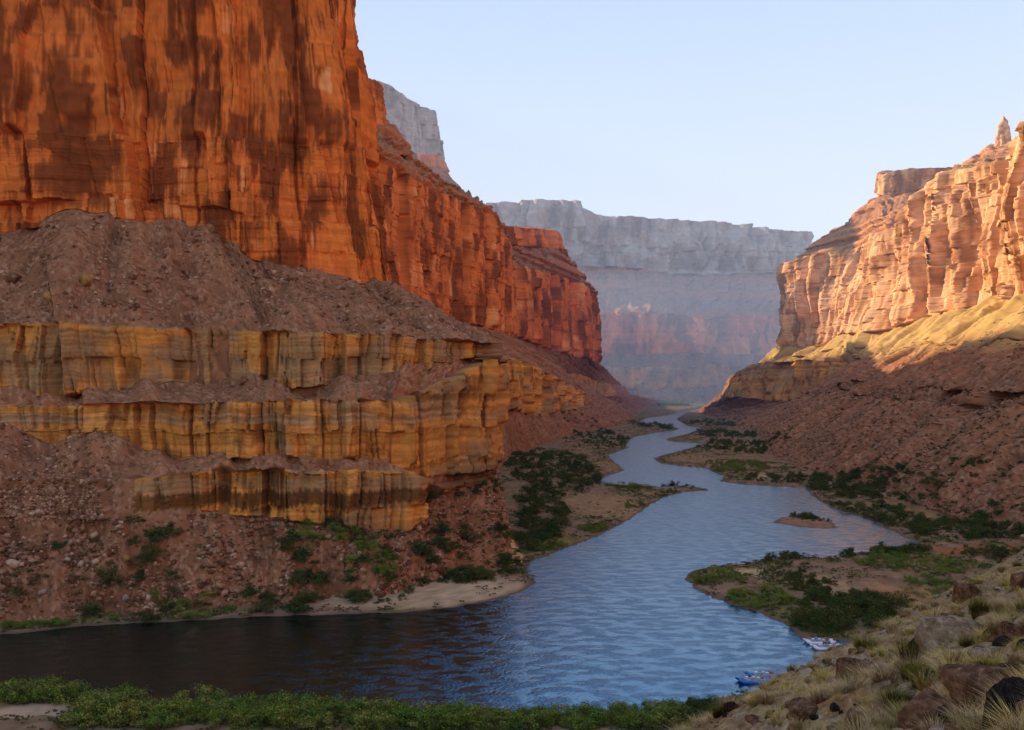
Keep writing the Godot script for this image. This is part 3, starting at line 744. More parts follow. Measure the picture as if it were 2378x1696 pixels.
func multi(called: String, mesh: Mesh, m: Material, xs: Array, cols: PackedColorArray, label: String, category: String) -> void:
	if xs.is_empty():
		return
	var mm := MultiMesh.new()
	mm.transform_format = MultiMesh.TRANSFORM_3D
	mm.use_colors = cols.size() > 0
	mm.mesh = mesh
	mm.instance_count = xs.size()
	for i in xs.size():
		mm.set_instance_transform(i, xs[i])
		if cols.size() > 0:
			mm.set_instance_color(i, cols[i])
	var o := MultiMeshInstance3D.new()
	o.name = called
	o.multimesh = mm
	o.material_override = m
	add_child(o, true)
	stuff(o, label, category)

func tumble(p: Vector3, s: Vector3) -> Transform3D:
	var b := Basis.from_euler(Vector3(rng.randf_range(-.5, .5), rng.randf() * TAU, rng.randf_range(-.5, .5)))
	return Transform3D(b * Basis.from_scale(s), p)

# ---------------------------------------------------------------- plants
func shrub_meshes(sd: int, leaves: int, wide: float, lobes: int, leaf: float, c0: Color, c1: Color) -> Array:
	# a shrub one metre high: [foliage, stems]
	var rn := RandomNumberGenerator.new()
	rn.seed = sd
	var ls := []
	for i in lobes:
		var a := rn.randf() * TAU
		var rr := wide * .5 * sqrt(rn.randf()) * .8
		var hh := rn.randf_range(.22, .84) - rr * .25
		ls.append([Vector3(cos(a) * rr, hh, sin(a) * rr), rn.randf_range(.12, .27)])
	var v := PackedVector3Array()
	var nm := PackedVector3Array()
	var col := PackedColorArray()
	for i in leaves:
		var l: Array = ls[i % lobes]
		var d := Vector3(rn.randfn(), rn.randfn() * .8 + .15, rn.randfn()).normalized()
		var p: Vector3 = l[0] + d * l[1] * pow(rn.randf(), .35) * Vector3(1.15, 1, 1.15)
		if rn.randf() < .08:
			p += d * rn.randf() * .16
		p.y = maxf(p.y, .02)
		var up := (d + Vector3(rn.randfn(), rn.randfn(), rn.randfn()) * .6).normalized()
		var t1 := up.cross(Vector3(rn.randfn(), rn.randfn(), rn.randfn())).normalized()
		var t2 := up.cross(t1)
		var sz := leaf * rn.randf_range(.6, 1.35)
		var c := c0.lerp(c1, clampf(rn.randf() * .8 + rn.randfn() * .12, 0, 1))
		v.append_array([p - t1 * sz, p + t2 * sz * .6, p + t1 * sz, p - t1 * sz, p + t1 * sz, p - t2 * sz * .6])
		var n := (d + up).normalized()
		for k in 6:
			nm.append(n)
			col.append(c)
	var arr := []
	arr.resize(Mesh.ARRAY_MAX)
	arr[Mesh.ARRAY_VERTEX] = v
	arr[Mesh.ARRAY_NORMAL] = nm
	arr[Mesh.ARRAY_COLOR] = col
	var m := ArrayMesh.new()
	m.add_surface_from_arrays(Mesh.PRIMITIVE_TRIANGLES, arr)
	var st := SurfaceTool.new()
	st.begin(Mesh.PRIMITIVE_TRIANGLES)
	for l in ls:
		limb(st, Vector3(l[0].x * .15, -.1, l[0].z * .15), l[0], .028, .010)
	st.generate_normals()
	return [m, st.commit()]

func limb(st: SurfaceTool, a: Vector3, b: Vector3, ra: float, rb: float, n := 5) -> void:
	var d := (b - a).normalized()
	var x := d.cross(Vector3(.3, .1, 1)).normalized()
	var y := d.cross(x)
	for i in n:
		var p := x * cos(TAU * i / n) + y * sin(TAU * i / n)
		var q := x * cos(TAU * (i + 1) / n) + y * sin(TAU * (i + 1) / n)
		for w in [a + p * ra, b + p * rb, a + q * ra, a + q * ra, b + p * rb, b + q * rb]:
			st.add_vertex(w)

func blades_mesh(sd: int, n: int, spread: float, width: float, bend: float, c0: Color, c1: Color) -> ArrayMesh:
	# a tuft one metre high
	var rn := RandomNumberGenerator.new()
	rn.seed = sd
	var v := PackedVector3Array()
	var nm := PackedVector3Array()
	var col := PackedColorArray()
	for i in n:
		var a := rn.randf() * TAU
		var o := Vector3(cos(a), 0, sin(a))
		var root := o * spread * .35 * sqrt(rn.randf()) + Vector3(0, -.08, 0)
		var lean := o * spread * rn.randf_range(.05, .6) + Vector3(rn.randfn(), 0, rn.randfn()) * .07
		var h := rn.randf_range(.45, 1.0)
		var midp := root + lean * .4 + Vector3(0, h * .6, 0)
		var tip := root + lean * (1.0 + bend) + Vector3(0, h * (1.0 - bend * .25), 0)
		var sx := o.cross(Vector3.UP).rotated(Vector3.UP, rn.randf_range(-.9, .9)) * width * rn.randf_range(.6, 1.4)
		var c := c0.lerp(c1, rn.randf())
		v.append_array([root - sx, midp - sx * .7, root + sx, root + sx, midp - sx * .7, midp + sx * .7, midp - sx * .7, tip, midp + sx * .7])
		var nn := (o * .5 + Vector3.UP).normalized()
		for k in 9:
			nm.append(nn)
			col.append(c)
	var arr := []
	arr.resize(Mesh.ARRAY_MAX)
	arr[Mesh.ARRAY_VERTEX] = v
	arr[Mesh.ARRAY_NORMAL] = nm
	arr[Mesh.ARRAY_COLOR] = col
	var m := ArrayMesh.new()
	m.add_surface_from_arrays(Mesh.PRIMITIVE_TRIANGLES, arr)
	return m

# ---------------------------------------------------------------- near hillside
func hill_h(x: float, z: float) -> float:
	var h := 85.2 + .395 * (x - 7.1) + .336 * (z + 14.0)
	var q := -.8 * (x - 7.5) - .6 * (z + 30.0)
	if q > 0.0:
		var m := minf(q, 38.0)
		h -= .012 * m * m + (q - m) * .912
	return h

func hill_at(x: float, z: float) -> float:
	return hill_h(x, z) + nf.get_noise_2d(x * .12, z * .12) * .7 + nf.get_noise_2d(x * .5 + 9.0, z * .5) * .22

func make_hill() -> void:
	var nr := 330
	var ncl := 330
	var v := PackedVector3Array()
	var col := PackedColorArray()
	v.resize(nr * ncl)
	col.resize(nr * ncl)
	for r in nr:
		var z := lerpf(3.0, -9.0, minf(1.0, r / 20.0)) if r < 20 else -9.0 * pow(250.0 / 9.0, float(r - 20) / (nr - 21))
		for j in ncl:
			var w := maxf(26.0, -z * 1.05)
			var x := lerpf(-.5 * w - 4.0, w, float(j) / (ncl - 1))
			var f := nf.get_noise_2d(x * .35, z * .35)
			var cv := nc.get_noise_2d(x * 4.5, z * 4.5)
			var cw := nc.get_noise_2d(x * 1.6, z * 1.6 + 40.0)
			v[r * ncl + j] = Vector3(x, maxf(hill_at(x, z) + maxf(cv - .1, 0.0) * .07 + maxf(cw - .4, 0.0) * .28, -3.0), z)
			var c := Color(.55, .27, .11).lerp(Color(.70, .40, .18), sm(-.2, .4, f))
			var sv := nc.get_noise_2d(x * 3.7 + 90.0, z * 3.7 + 40.0)
			c = c.lerp(Color(.75, .56, .40), sm(.5, .9, sv) * .6).lerp(Color(.2, .11, .07), sm(.5, .9, -sv) * .5)
			col[r * ncl + j] = c
	structure(put("near_hillside", grid_mesh(v, col, nr, ncl, Vector3.UP), near_mat))

func _ready() -> void:
	var t0 := Time.get_ticks_msec()
	rng.seed = 20240
	# --- camera
	var cam := Camera3D.new()
	cam.name = "camera"
	cam.projection = Camera3D.PROJECTION_FRUSTUM
	cam.near = 1.0
	cam.far = 20000.0
	cam.size = 2.0 * 848.0 / 2330.0
	cam.frustum_offset = Vector2(0, 42.0 / 2330.0)
	add_child(cam)
	cam.position = Vector3(0, 90, 0)
	cam.current = true
	# --- sky, haze, exposure
	var env := Environment.new()
	var sky_mat := ProceduralSkyMaterial.new()
	sky_mat.sky_top_color = Color(.24, .385, .64).linear_to_srgb()
	sky_mat.sky_horizon_color = Color(.98, 1.0, .98).linear_to_srgb()
	sky_mat.sky_curve = 0.18
	sky_mat.ground_bottom_color = Color(.2, .15, .1).linear_to_srgb()
	sky_mat.ground_horizon_color = Color(.6, .55, .5).linear_to_srgb()
	sky_mat.sun_angle_max = 24.0
	sky_mat.sky_energy_multiplier = 0.85
	var sky := Sky.new()
	sky.sky_material = sky_mat
	env.background_mode = Environment.BG_SKY
	env.sky = sky
	env.tonemap_mode = Environment.TONE_MAPPER_LINEAR
	env.tonemap_exposure = 2.1
	env.sdfgi_enabled = true
	env.ssao_enabled = true
	env.ssil_enabled = true
	env.fog_enabled = true
	env.fog_density = 0.000012
	env.fog_light_color = Color(.90, .94, 1.0)
	env.volumetric_fog_enabled = true
	env.volumetric_fog_density = 0.0
	var we := WorldEnvironment.new()
	we.name = "environment"
	we.environment = env
	add_child(we)
	# the bank of bluish haze that fills the far reach of the canyon
	for k in 2:
		var bank := FogVolume.new()
		bank.name = ["far_haze", "river_haze"][k]
		bank.shape = [RenderingServer.FOG_VOLUME_SHAPE_BOX, RenderingServer.FOG_VOLUME_SHAPE_ELLIPSOID][k]
		bank.size = [Vector3(9000, 1700, 6000), Vector3(4400, 1100, 4400)][k]
		bank.position = [Vector3(400, 700, -4300), Vector3(500, 20, -4700)][k]
		var fm := FogMaterial.new()
		fm.density = [.000075, .00014][k]
		fm.albedo = Color(.78, .86, 1.0)
		bank.material = fm
		add_child(bank)
		stuff(bank, ["pale blue haze in the air before the far canyon wall", "denser blue haze low over the far river bend"][k], "haze")
	# --- sun: low, behind the left wall and a little up the river
	var sun := DirectionalLight3D.new()
	sun.name = "sun"
	sun.light_energy = 1.6
	sun.light_color = Color(1.0, .91, .78)
	sun.light_angular_distance = 0.5
	sun.shadow_enabled = true
	add_child(sun)
	var to_sun := Vector3(-1.0, .50, -.80).normalized()
	sun.look_at_from_position(Vector3.ZERO, -to_sun, Vector3.UP)
	# --- noise
	nf = noise(FastNoiseLite.TYPE_SIMPLEX_SMOOTH, 4, 3)
	n1 = noise(FastNoiseLite.TYPE_SIMPLEX_SMOOTH, 1, 8)
	nc = noise(FastNoiseLite.TYPE_CELLULAR, 1, 5)
	nc.cellular_return_type = FastNoiseLite.RETURN_CELL_VALUE
	nc.cellular_distance_function = FastNoiseLite.DISTANCE_MANHATTAN
	nc.cellular_jitter = .8
	nd = noise(FastNoiseLite.TYPE_CELLULAR, 1, 15)
	nd.cellular_return_type = FastNoiseLite.RETURN_DISTANCE
	rock_mat = tinted()
	near_mat = tinted()
	near_mat.albedo_texture = grain(31)
	near_mat.normal_enabled = true
	near_mat.normal_texture = grain(31, true)
	near_mat.normal_scale = .8
	near_mat.uv1_triplanar = true
	near_mat.uv1_world_triplanar = true
	near_mat.uv1_scale = Vector3.ONE * .55
	# --- terrain
	loft("near_left_wall", NEAR_LEFT, [[90, TALUS], [50, GOLD], [24, TALUS], [60, GOLD], [40, TALUS], [60, GOLD], [80, TALUS], [56, RED], [80, RED], [80, RED], [3, TOP], [3, TOP]], 880, 1.0, {"pal": "near", "mid": 6, "aprons": {2: 3.0, 4: 6.5, 6: 7.0}, "embay": 9.0, "dense": [3, 16], "big": 7.0, "wave": 70.0, "gbig": 14.0, "gwave": 32.0, "varnish": .06, "stainband": 39.0})
	print("near ", Time.get_ticks_msec() - t0)
	loft("second_left_wall", SECOND_LEFT, [[50, TALUS], [50, GOLD], [40, TALUS], [150, RED], [20, SLOPE], [3, TOP], [3, TOP]], 330, 1.0, {"pal": "second", "mid": 3, "big": 14.0, "sc": 1.4, "gbig": 17.0, "gwave": 20.0, "varnish": -.05, "s0": 700.0})
	loft("added_shade_ridge", SHADE_RIDGE, [[10, RED], [10, RED], [3, TOP]], 60, 1.0, {"pal": "near", "mid": 1, "big": 6.0, "sc": 3.0})
	loft("upper_red_step", UPPER_STEP, [[12, SLOPE], [40, RED], [3, TOP]], 90, 1.0, {"pal": "second", "mid": 1, "big": 6.0, "sc": 1.6, "varnish": .15, "s0": 1700.0})
	loft("third_left_wall", THIRD_LEFT, [[40, TALUS], [16, GOLD], [24, TALUS], [80, RED], [30, SLOPE], [20, RED], [3, TOP]], 220, 1.0, {"pal": "second", "mid": 3, "big": 18.0, "sc": 2.0, "wave": 40.0, "varnish": -.02, "s0": 2600.0})
	loft("pale_upper_cliff", PALE_LEFT, [[16, SLOPE], [8, RED], [70, PALE], [3, TOP]], 150, 1.0, {"pal": "far", "mid": 2, "big": 18.0, "sc": 3.4, "wave": 40.0, "varnish": -.1, "s0": 3900.0})
	loft("far_wall", FAR_WALL, [[24, TALUS], [24, GOLD], [14, TALUS], [52, RED], [24, SLOPE], [24, SLOPE], [30, PALE], [50, PALE], [3, TOP]], 420, 1.0, {"pal": "far", "mid": 4, "big": 15.0, "sc": 4.0, "wave": 60.0, "embay": 45.0, "gbig": 16.0, "varnish": -.15, "s0": 5200.0})
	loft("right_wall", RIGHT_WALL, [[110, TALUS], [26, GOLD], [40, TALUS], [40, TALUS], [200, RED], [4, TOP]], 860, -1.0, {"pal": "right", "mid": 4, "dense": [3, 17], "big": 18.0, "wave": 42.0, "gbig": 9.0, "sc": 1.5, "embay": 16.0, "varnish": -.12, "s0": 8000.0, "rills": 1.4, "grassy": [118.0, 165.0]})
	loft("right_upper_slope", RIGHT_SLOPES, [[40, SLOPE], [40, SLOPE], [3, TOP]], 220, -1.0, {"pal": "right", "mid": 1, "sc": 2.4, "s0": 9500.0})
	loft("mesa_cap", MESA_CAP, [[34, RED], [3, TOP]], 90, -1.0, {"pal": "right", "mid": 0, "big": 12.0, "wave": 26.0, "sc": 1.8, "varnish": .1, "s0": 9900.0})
	print("walls ", Time.get_ticks_msec() - t0)
	# --- debris cones, valley floor, near hillside
	for i in CONES.size():
		var a: Array = CONES[i]
		cone(Vector3(a[0], a[1], a[2]), a[3], a[4], a[5], i)
	make_floor()
	make_hill()
	note_ground("near_left_wall", int(90 * Q))
	note_ground("second_left_wall", int(50 * Q))
	note_ground("right_wall", int(60 * Q))
	print("ground ", Time.get_ticks_msec() - t0)
	make_river()
	make_scree()
	make_shrubs()
	make_foreground()
	make_spire()
	make_rafts()
	print("done ", Time.get_ticks_msec() - t0)

func make_river() -> void:
	# ripples: short chop over long swells, with smooth slicks between
	var n := 2048
	var fa := noise(FastNoiseLite.TYPE_SIMPLEX_SMOOTH, 3, 71)
	fa.frequency = .0050
	var fb := noise(FastNoiseLite.TYPE_SIMPLEX_SMOOTH, 3, 72)
	fb.frequency = .038
	var da := fa.get_seamless_image(n, n).get_data()
	var db := fb.get_seamless_image(n, n).get_data()
	var out := PackedByteArray()
	out.resize(n * n)
	for i in n * n:
		var a := da[i] / 255.0
		var k := clampf(.62 + (a - .5) * 2.6, .3, 1.0)
		out[i] = int(a * 26.0 + db[i] * .72 * k)
	var img := Image.create_from_data(n, n, false, Image.FORMAT_L8, out)
	img.convert(Image.FORMAT_RGBA8)
	img.bump_map_to_normal_map(9.0)
	var wm := StandardMaterial3D.new()
	wm.albedo_color = Color(.018, .15, .285).linear_to_srgb()
	wm.metallic = 1.0
	wm.roughness = .12
	wm.normal_enabled = true
	wm.normal_texture = ImageTexture.create_from_image(img)
	wm.normal_scale = .62
	wm.uv1_triplanar = true
	wm.uv1_world_triplanar = true
	wm.uv1_scale = Vector3(1.0 / 120.0, 1.0 / 120.0, 1.0 / 78.0)
	var nr := 220
	var ncl := 180
	var v := PackedVector3Array()
	var col := PackedColorArray()
	v.resize(nr * ncl)
	col.resize(nr * ncl)
	col.fill(Color.WHITE)
	for r in nr:
		var z := -150.0 * pow(4800.0 / 150.0, float(r) / (nr - 1))
		var xl := at_z(FLOOR_L, z) - 60.0
		var xr := at_z(FLOOR_R, z) + 60.0
		for j in ncl:
			var x := lerpf(xl, xr, float(j) / (ncl - 1))
			# boils and current lines: low swells drawn out along the flow
			var u := x + z * .35 + n1.get_noise_2d(x * .01, z * .01) * 30.0
			var y := nf.get_noise_2d(u * .028, z * .011) * .07 + nf.get_noise_2d(u * .07 + 40.0, z * .035) * .05
			v[r * ncl + j] = Vector3(x, y * .8 - .06, z)
	structure(put("river", grid_mesh(v, col, nr, ncl, Vector3.UP), wm))

func make_scree() -> void:
	var tones := [[Color(.33, .15, .08), Color(.22, .10, .055), Color(.44, .23, .14)], [Color(.17, .07, .035), Color(.10, .042, .022), Color(.26, .12, .07)], [Color(.50, .29, .18), Color(.36, .2, .12), Color(.62, .40, .27)]]
	var by_tone := [[], [], []]
	var d: Dictionary = shots["near_left_wall"]
	for i in 52000:
		var r := rng.randi_range(2, int(88 * Q)) if i % 3 else int(rng.randi_range(328, 400) * Q)
		var j := rng.randi_range(0, d.cols - 1)
		var p: Vector3 = d.v[r * d.cols + j]
		var m := nf.get_noise_2d(j * .035, r * .012) + .4 * nf.get_noise_2d(j * .12, r * .1)
		if m < rng.randf_range(-.25, .25):
			continue
		var s := .2 + (1.2 + 3.6 * maxf(0.0, m)) * pow(rng.randf(), 8.0)
		by_tone[[0, 0, 0, 1, 1, 2][rng.randi() % 6]].append(tumble(p + Vector3(0, s * .15, 0), Vector3(s, s * .7, s * .8)))
	for i in 14000:
		var p: Vector3 = d.v[rng.randi_range(int(88 * Q), int(164 * Q)) * d.cols + rng.randi_range(0, d.cols / 2)]
		if p.x < -168.0:
			var s := .25 + 1.6 * pow(rng.randf(), 6.0)
			by_tone[[0, 0, 0, 1, 1, 2][rng.randi() % 6]].append(tumble(p, Vector3(s, s * .7, s * .8)))
	for a in CONES:
		for i in int(a[3] * a[3] * .22):
			var an := rng.randf_range(-1.1, 1.1)
			var rad: float = a[3] * sqrt(rng.randf())
			var s := .2 + 1.1 * pow(rng.randf(), 5.0)
			var p := Vector3(a[0] + sin(an) * rad, a[1] - rad * a[4] + .1, a[2] + cos(an) * rad)
			by_tone[[0, 0, 0, 1, 1, 2][rng.randi() % 6]].append(tumble(p, Vector3(s, s * .7, s * .8)))
	d = shots["right_wall"]
	for i in 2600:
		var r := rng.randi_range(2, int(108 * Q))
		var p: Vector3 = d.v[r * d.cols + rng.randi_range(int(d.cols * .04), d.cols - 1)]
		var s := .6 + 2.4 * pow(rng.randf(), 3.0)
		by_tone[[0, 0, 1, 1, 1, 2][rng.randi() % 6]].append(tumble(p + Vector3(0, s * .1, 0), Vector3(s, s * .7, s * .8)))
	for k in 3:
		multi("talus_stones", boulder_mesh(30 + k, 6, Vector3.ONE, tones[k]), rock_mat, by_tone[k], PackedColorArray(), ["brown", "dark brown", "pale"][k] + " loose stones strewn over the talus slopes", "stones")
	var meshes := []
	for k in 3:
		meshes.append(boulder_mesh(50 + k, 12, Vector3(1, .8, .85), [[Color(.40, .2, .06), Color(.30, .14, .045), Color(.12, .06, .03)], [Color(.22, .10, .05), Color(.13, .06, .03), Color(.34, .18, .10)], [Color(.34, .24, .18), Color(.26, .17, .12), Color(.42, .32, .25)]][k]))
	for b in BLOCKS:
		# drop each block on the slope it stands on
		var want := Vector3(b[0], b[1], b[2])
		var best := Vector3.ZERO
		var bd := 1e9
		var dn: Dictionary = shots["near_left_wall"]
		for i in range(0, dn.v.size(), 3):
			var q: Vector3 = dn.v[i]
			var e := (q - want).length_squared()
			if e < bd:
				bd = e
				best = q
		var o := put("boulder", meshes[b[4]], rock_mat)
		o.transform = tumble(best + Vector3(0, b[3] * .22, 0), Vector3.ONE * b[3] * .5)
		tag(o, b[5], "boulder", "single boulders on the left slopes")

func make_shrubs() -> void:
	var stem := matte(Color(.10, .07, .05))
	var leaf := tinted(.8)
	leaf.backlight_enabled = true
	leaf.backlight = Color(.25, .3, .1)
	var kinds := [[], [], [], []]
	for k in 4:
		var dk := [Color(.03, .04, .009), Color(.022, .038, .010), Color(.045, .045, .012), Color(.03, .032, .01)]
		var gk := [Color(.075, .088, .014), Color(.05, .075, .012), Color(.10, .095, .02), Color(.065, .072, .016)]
		kinds[3].append(shrub_meshes(190 + k, 700, 1.6, 12, .05, Color(.18, .24, .025), Color(.40, .46, .06)))
		kinds[2].append(shrub_meshes(170 + k, 900, 1.5, 12, .022, Color(.11, .075, .035), Color(.27, .2, .10)))
		kinds[0].append(shrub_meshes(100 + k, 1700, 1.5, 14, .032, dk[k] * 1.0, dk[k] * 3.8))
		kinds[1].append(shrub_meshes(140 + k, 1700, 1.7, 14, .034, gk[k] * 1.2, gk[k] * 4.2))
	var rest := [[[], [], [], []], [[], [], [], []], [[], [], [], []], [[], [], [], []]]
	var list := []
	for e in SHRUBS:
		for i in int(e[4] * 2.1):
			var a := rng.randf() * TAU
			var q := sqrt(rng.randf())
			var x: float = e[0] + cos(a) * q * e[2]
			var z: float = e[1] + sin(a) * q * e[3]
			var sd := signed_distance(Vector2(x, z), river_poly)
			if sd < 1.5 and not (sd < 0.0 and Geometry2D.is_point_in_polygon(Vector2(x, z), island_poly)):
				continue
			var h: float = e[5] * (.35 + 1.15 * pow(rng.randf(), 2.0))
			list.append([h / -z, x, z, h * (.75 if i % 8 == 0 else 1.0), 2 if i % 8 == 0 and e[6] < 2 else e[6], e[7]])
	list.sort_custom(func(a, b): return a[0] > b[0])
	var count := 0
	for s in list:
		var x: float = s[1]
		var z: float = s[2]
		var h: float = s[3]
		var kind: int = s[4]
		var y := ground_at(x, z) - .06 * h
		var vr := rng.randi() % 4
		var w := h * rng.randf_range(.9, 1.35)
		var tf := Transform3D(Basis(Vector3.UP, rng.randf() * TAU) * Basis.from_scale(Vector3(w, h, w)), Vector3(x, y, z))
		if count < 290:
			var o := Node3D.new()
			o.name = ["dark_shrub", "green_shrub", "dry_shrub", "yellow_green_shrub"][kind]
			add_child(o, true)
			o.transform = tf
			put("foliage", kinds[kind][vr][0], leaf, o)
			put("stems", kinds[kind][vr][1], stem, o)
			var look: String = ("tall " if h > 4.5 else "low ") + [["deep green ", "blackish green ", "olive brown ", "dull green "], ["leaf green ", "fresh green ", "yellowish ", "grey green "], ["tan ", "straw ", "brown ", "dry "], ["", "", "", ""]][kind][vr]
			var what: String = s[5]
			for w2 in ["low ", "tall ", "small ", "dark green ", "dark ", "green ", "olive ", "leafy "]:
				what = what.trim_prefix(w2)
			tag(o, look + what, "shrub", what.replace("bush", "bushes").replace("shrub", "shrubs"))
			count += 1
		else:
			rest[kind][vr].append(tf)
	for k in 4:
		for vr in 4:
			multi(["dark_shrubs", "green_shrubs", "dry_shrubs", "yellow_green_shrubs"][k], kinds[k][vr][0], leaf, rest[k][vr], PackedColorArray(), ["dark green shrubs massed along the distant river banks", "olive green shrubs massed along the distant river banks", "dry tan shrubs among the green along the distant river banks", "sunlit yellow-green bushes at the far river bend"][k], "shrubs")
	# low olive brush along the water's edge and over the flats
	var tuft := shrub_meshes(180, 150, 1.9, 5, .10, Color(.06, .065, .02), Color(.14, .13, .045))
	var xs := []
	var cols := PackedColorArray()
	while xs.size() < 14000:
		var z := -230.0 * pow(2600.0 / 230.0, rng.randf())
		var x := lerpf(at_z(FLOOR_L, z), at_z(FLOOR_R, z), rng.randf())
		var sd := signed_distance(Vector2(x, z), river_poly)
		if sd < 1.0 or sd > 90.0:
			if sd > -3000.0 and rng.randf() < .02:
				xs.append(Transform3D(Basis.from_scale(Vector3.ONE * .01), Vector3(x, -3, z)))
				cols.append(Color.WHITE)
			continue
		var dens := sm(-.25, .25, nf.get_noise_2d(x * .03 + 20.0, z * .022)) * .8 + 1.1 * exp(-sd / 8.0)
		for e in SAND:
			if Vector2((x - e[0]) / e[2], (z - e[1]) / e[3]).length() < .85:
				dens *= .12
		if rng.randf() > dens:
			continue
		var s := rng.randf_range(.5, 1.7)
		xs.append(Transform3D(Basis(Vector3.UP, rng.randf() * TAU) * Basis.from_scale(Vector3(s * 1.5, s, s * 1.5)), Vector3(x, ground_at(x, z) - .05, z)))
		var g := rng.randf_range(.6, 1.3)
		cols.append(Color(g, g * rng.randf_range(.85, 1.05), g * .9))
	var rw: Dictionary = shots["right_wall"]
	var bx := []
	var bc := PackedColorArray()
	for k in 13000:
		var p: Vector3 = rw.v[rng.randi_range(2, int(200 * Q)) * rw.cols + rng.randi_range(int(rw.cols * .04), rw.cols - 1)]
		if p.y > 150.0 and rng.randf() < .6:
			continue
		var s2 := .5 + 1.9 * pow(rng.randf(), 2.0)
		bx.append(Transform3D(Basis(Vector3.UP, rng.randf() * TAU) * Basis.from_scale(Vector3(s2 * 1.3, s2, s2 * 1.3)), p))
		var g2 := rng.randf_range(.3, .8)
		bc.append(Color(g2 * .9, g2 * .75, g2 * .6))
	multi("slope_brush", tuft[0], leaf, bx, bc, "dark low brush dotted over the right slope", "brush")
	multi("low_brush", tuft[0], leaf, xs, cols, "low olive brush and grass along the river banks", "brush")

func make_foreground() -> void:
	var tones := [[Color(.045, .03, .025), Color(.03, .02, .018), Color(.09, .06, .05)], [Color(.34, .155, .08), Color(.18, .08, .042), Color(.50, .28, .17)], [Color(.56, .34, .2), Color(.38, .22, .125), Color(.74, .50, .33)]]
	var i := 0
	for a in FORE_ROCKS:
		var sq := Vector3(a[2] * .5, a[3] * .75, maxf(a[2], a[3]) * .5)
		var o := put("hillside_boulder", boulder_mesh(300 + i, 44, Vector3.ONE, tones[a[4]]), near_mat)
		var b := Basis(Vector3.UP, a[5]) * Basis(Vector3(0, 0, 1), rng.randf_range(-.1, .3)) * Basis.from_scale(sq)
		o.transform = Transform3D(b, Vector3(a[0], hill_at(a[0], a[1]) + a[3] * .30, a[1]))
		tag(o, a[6], "boulder", "boulders on the near hillside")
		i += 1
	var leaf := tinted(.85)
	leaf.backlight_enabled = true
	leaf.backlight = Color(.2, .18, .1)
	var tufts := []
	for k in 3:
		tufts.append([blades_mesh(400 + k, 300, .8, .0048, .45, Color(.72, .40, .085), Color(.88, .56, .16)), blades_mesh(420 + k, 420, .6, .0055, .15, Color(.13, .11, .012), Color(.38, .28, .035)), blades_mesh(440 + k, 380, .85, .005, .4, Color(.52, .28, .11), Color(.80, .47, .20))])
	i = 0
	for a in FORE_PLANTS:
		var o := put(["grass_clump", "green_bush", "dry_bush"][a[4]], tufts[i % 3][a[4]], leaf)
		o.transform = Transform3D(Basis(Vector3.UP, i * 1.3) * Basis.from_scale(Vector3(a[2] * .85, a[3] * 1.1, a[2] * .85)), Vector3(a[0], hill_at(a[0], a[1]), a[1]))
		tag(o, a[5], "plant", "plants on the near hillside")
		i += 1
	# loose stones and smaller tufts between them
	var st := [[], [], []]
	var gr := [[], [], []]
	for k in 6000:
		var z := -10.0 * pow(7.5, rng.randf())
		var x := rng.randf_range(.1, .62) * -z
		var q := -.8 * (x - 7.5) - .6 * (z + 30.0)
		if q > 12.0:
			continue
		var y := hill_at(x, z)
		if k % 6 < 4:
			var s := .04 + .34 * pow(rng.randf(), 4.0)
			st[[0, 1, 1, 2, 2][rng.randi() % 5]].append(tumble(Vector3(x, y + s * .15, z), Vector3(s, s * .6, s * .8)))
		elif nf.get_noise_2d(x * .22, z * .22 + 30.0) > -.12:
			var h := .2 + .5 * pow(rng.randf(), 1.5)
			gr[[0, 0, 2, 2, 2, 1][rng.randi() % 6]].append(Transform3D(Basis(Vector3.UP, rng.randf() * TAU) * Basis.from_scale(Vector3(h * 1.3, h, h * 1.3)), Vector3(x, y, z)))
	for k in 3:
		multi("hillside_stones", boulder_mesh(480 + k, 9, Vector3.ONE, tones[k]), near_mat, st[k], PackedColorArray(), ["dark", "brown", "tawny"][k] + " small stones scattered over the near hillside", "stones")
		multi(["dry_grass", "green_stems", "dry_brush"][k], tufts[0][k], leaf, gr[k], PackedColorArray(), ["golden dry grass", "small green stemmed tufts", "grey dry brush"][k] + " covering the near hillside", "grass")

func sweep(st: SurfaceTool, pts: Array, radii: Array, n := 10, squash := 1.0) -> void:
	# a closed tube along points, with rounded ends where the radius goes to nothing
	var rings := []
	for i in pts.size():
		var d: Vector3 = (pts[mini(i + 1, pts.size() - 1)] - pts[maxi(i - 1, 0)]).normalized()
		var x := d.cross(Vector3.UP).normalized()
		var y := x.cross(d).normalized()
		var ring := []
		for k in n:
			var a := TAU * k / n
			ring.append(pts[i] + (x * cos(a) + y * sin(a) * squash) * radii[i])
		rings.append(ring)
	for i in pts.size() - 1:
		for k in n:
			var q := (k + 1) % n
			for w in [rings[i][k], rings[i + 1][k], rings[i][q], rings[i][q], rings[i + 1][k], rings[i + 1][q]]:
				st.set_smooth_group(0)
				st.add_vertex(w)

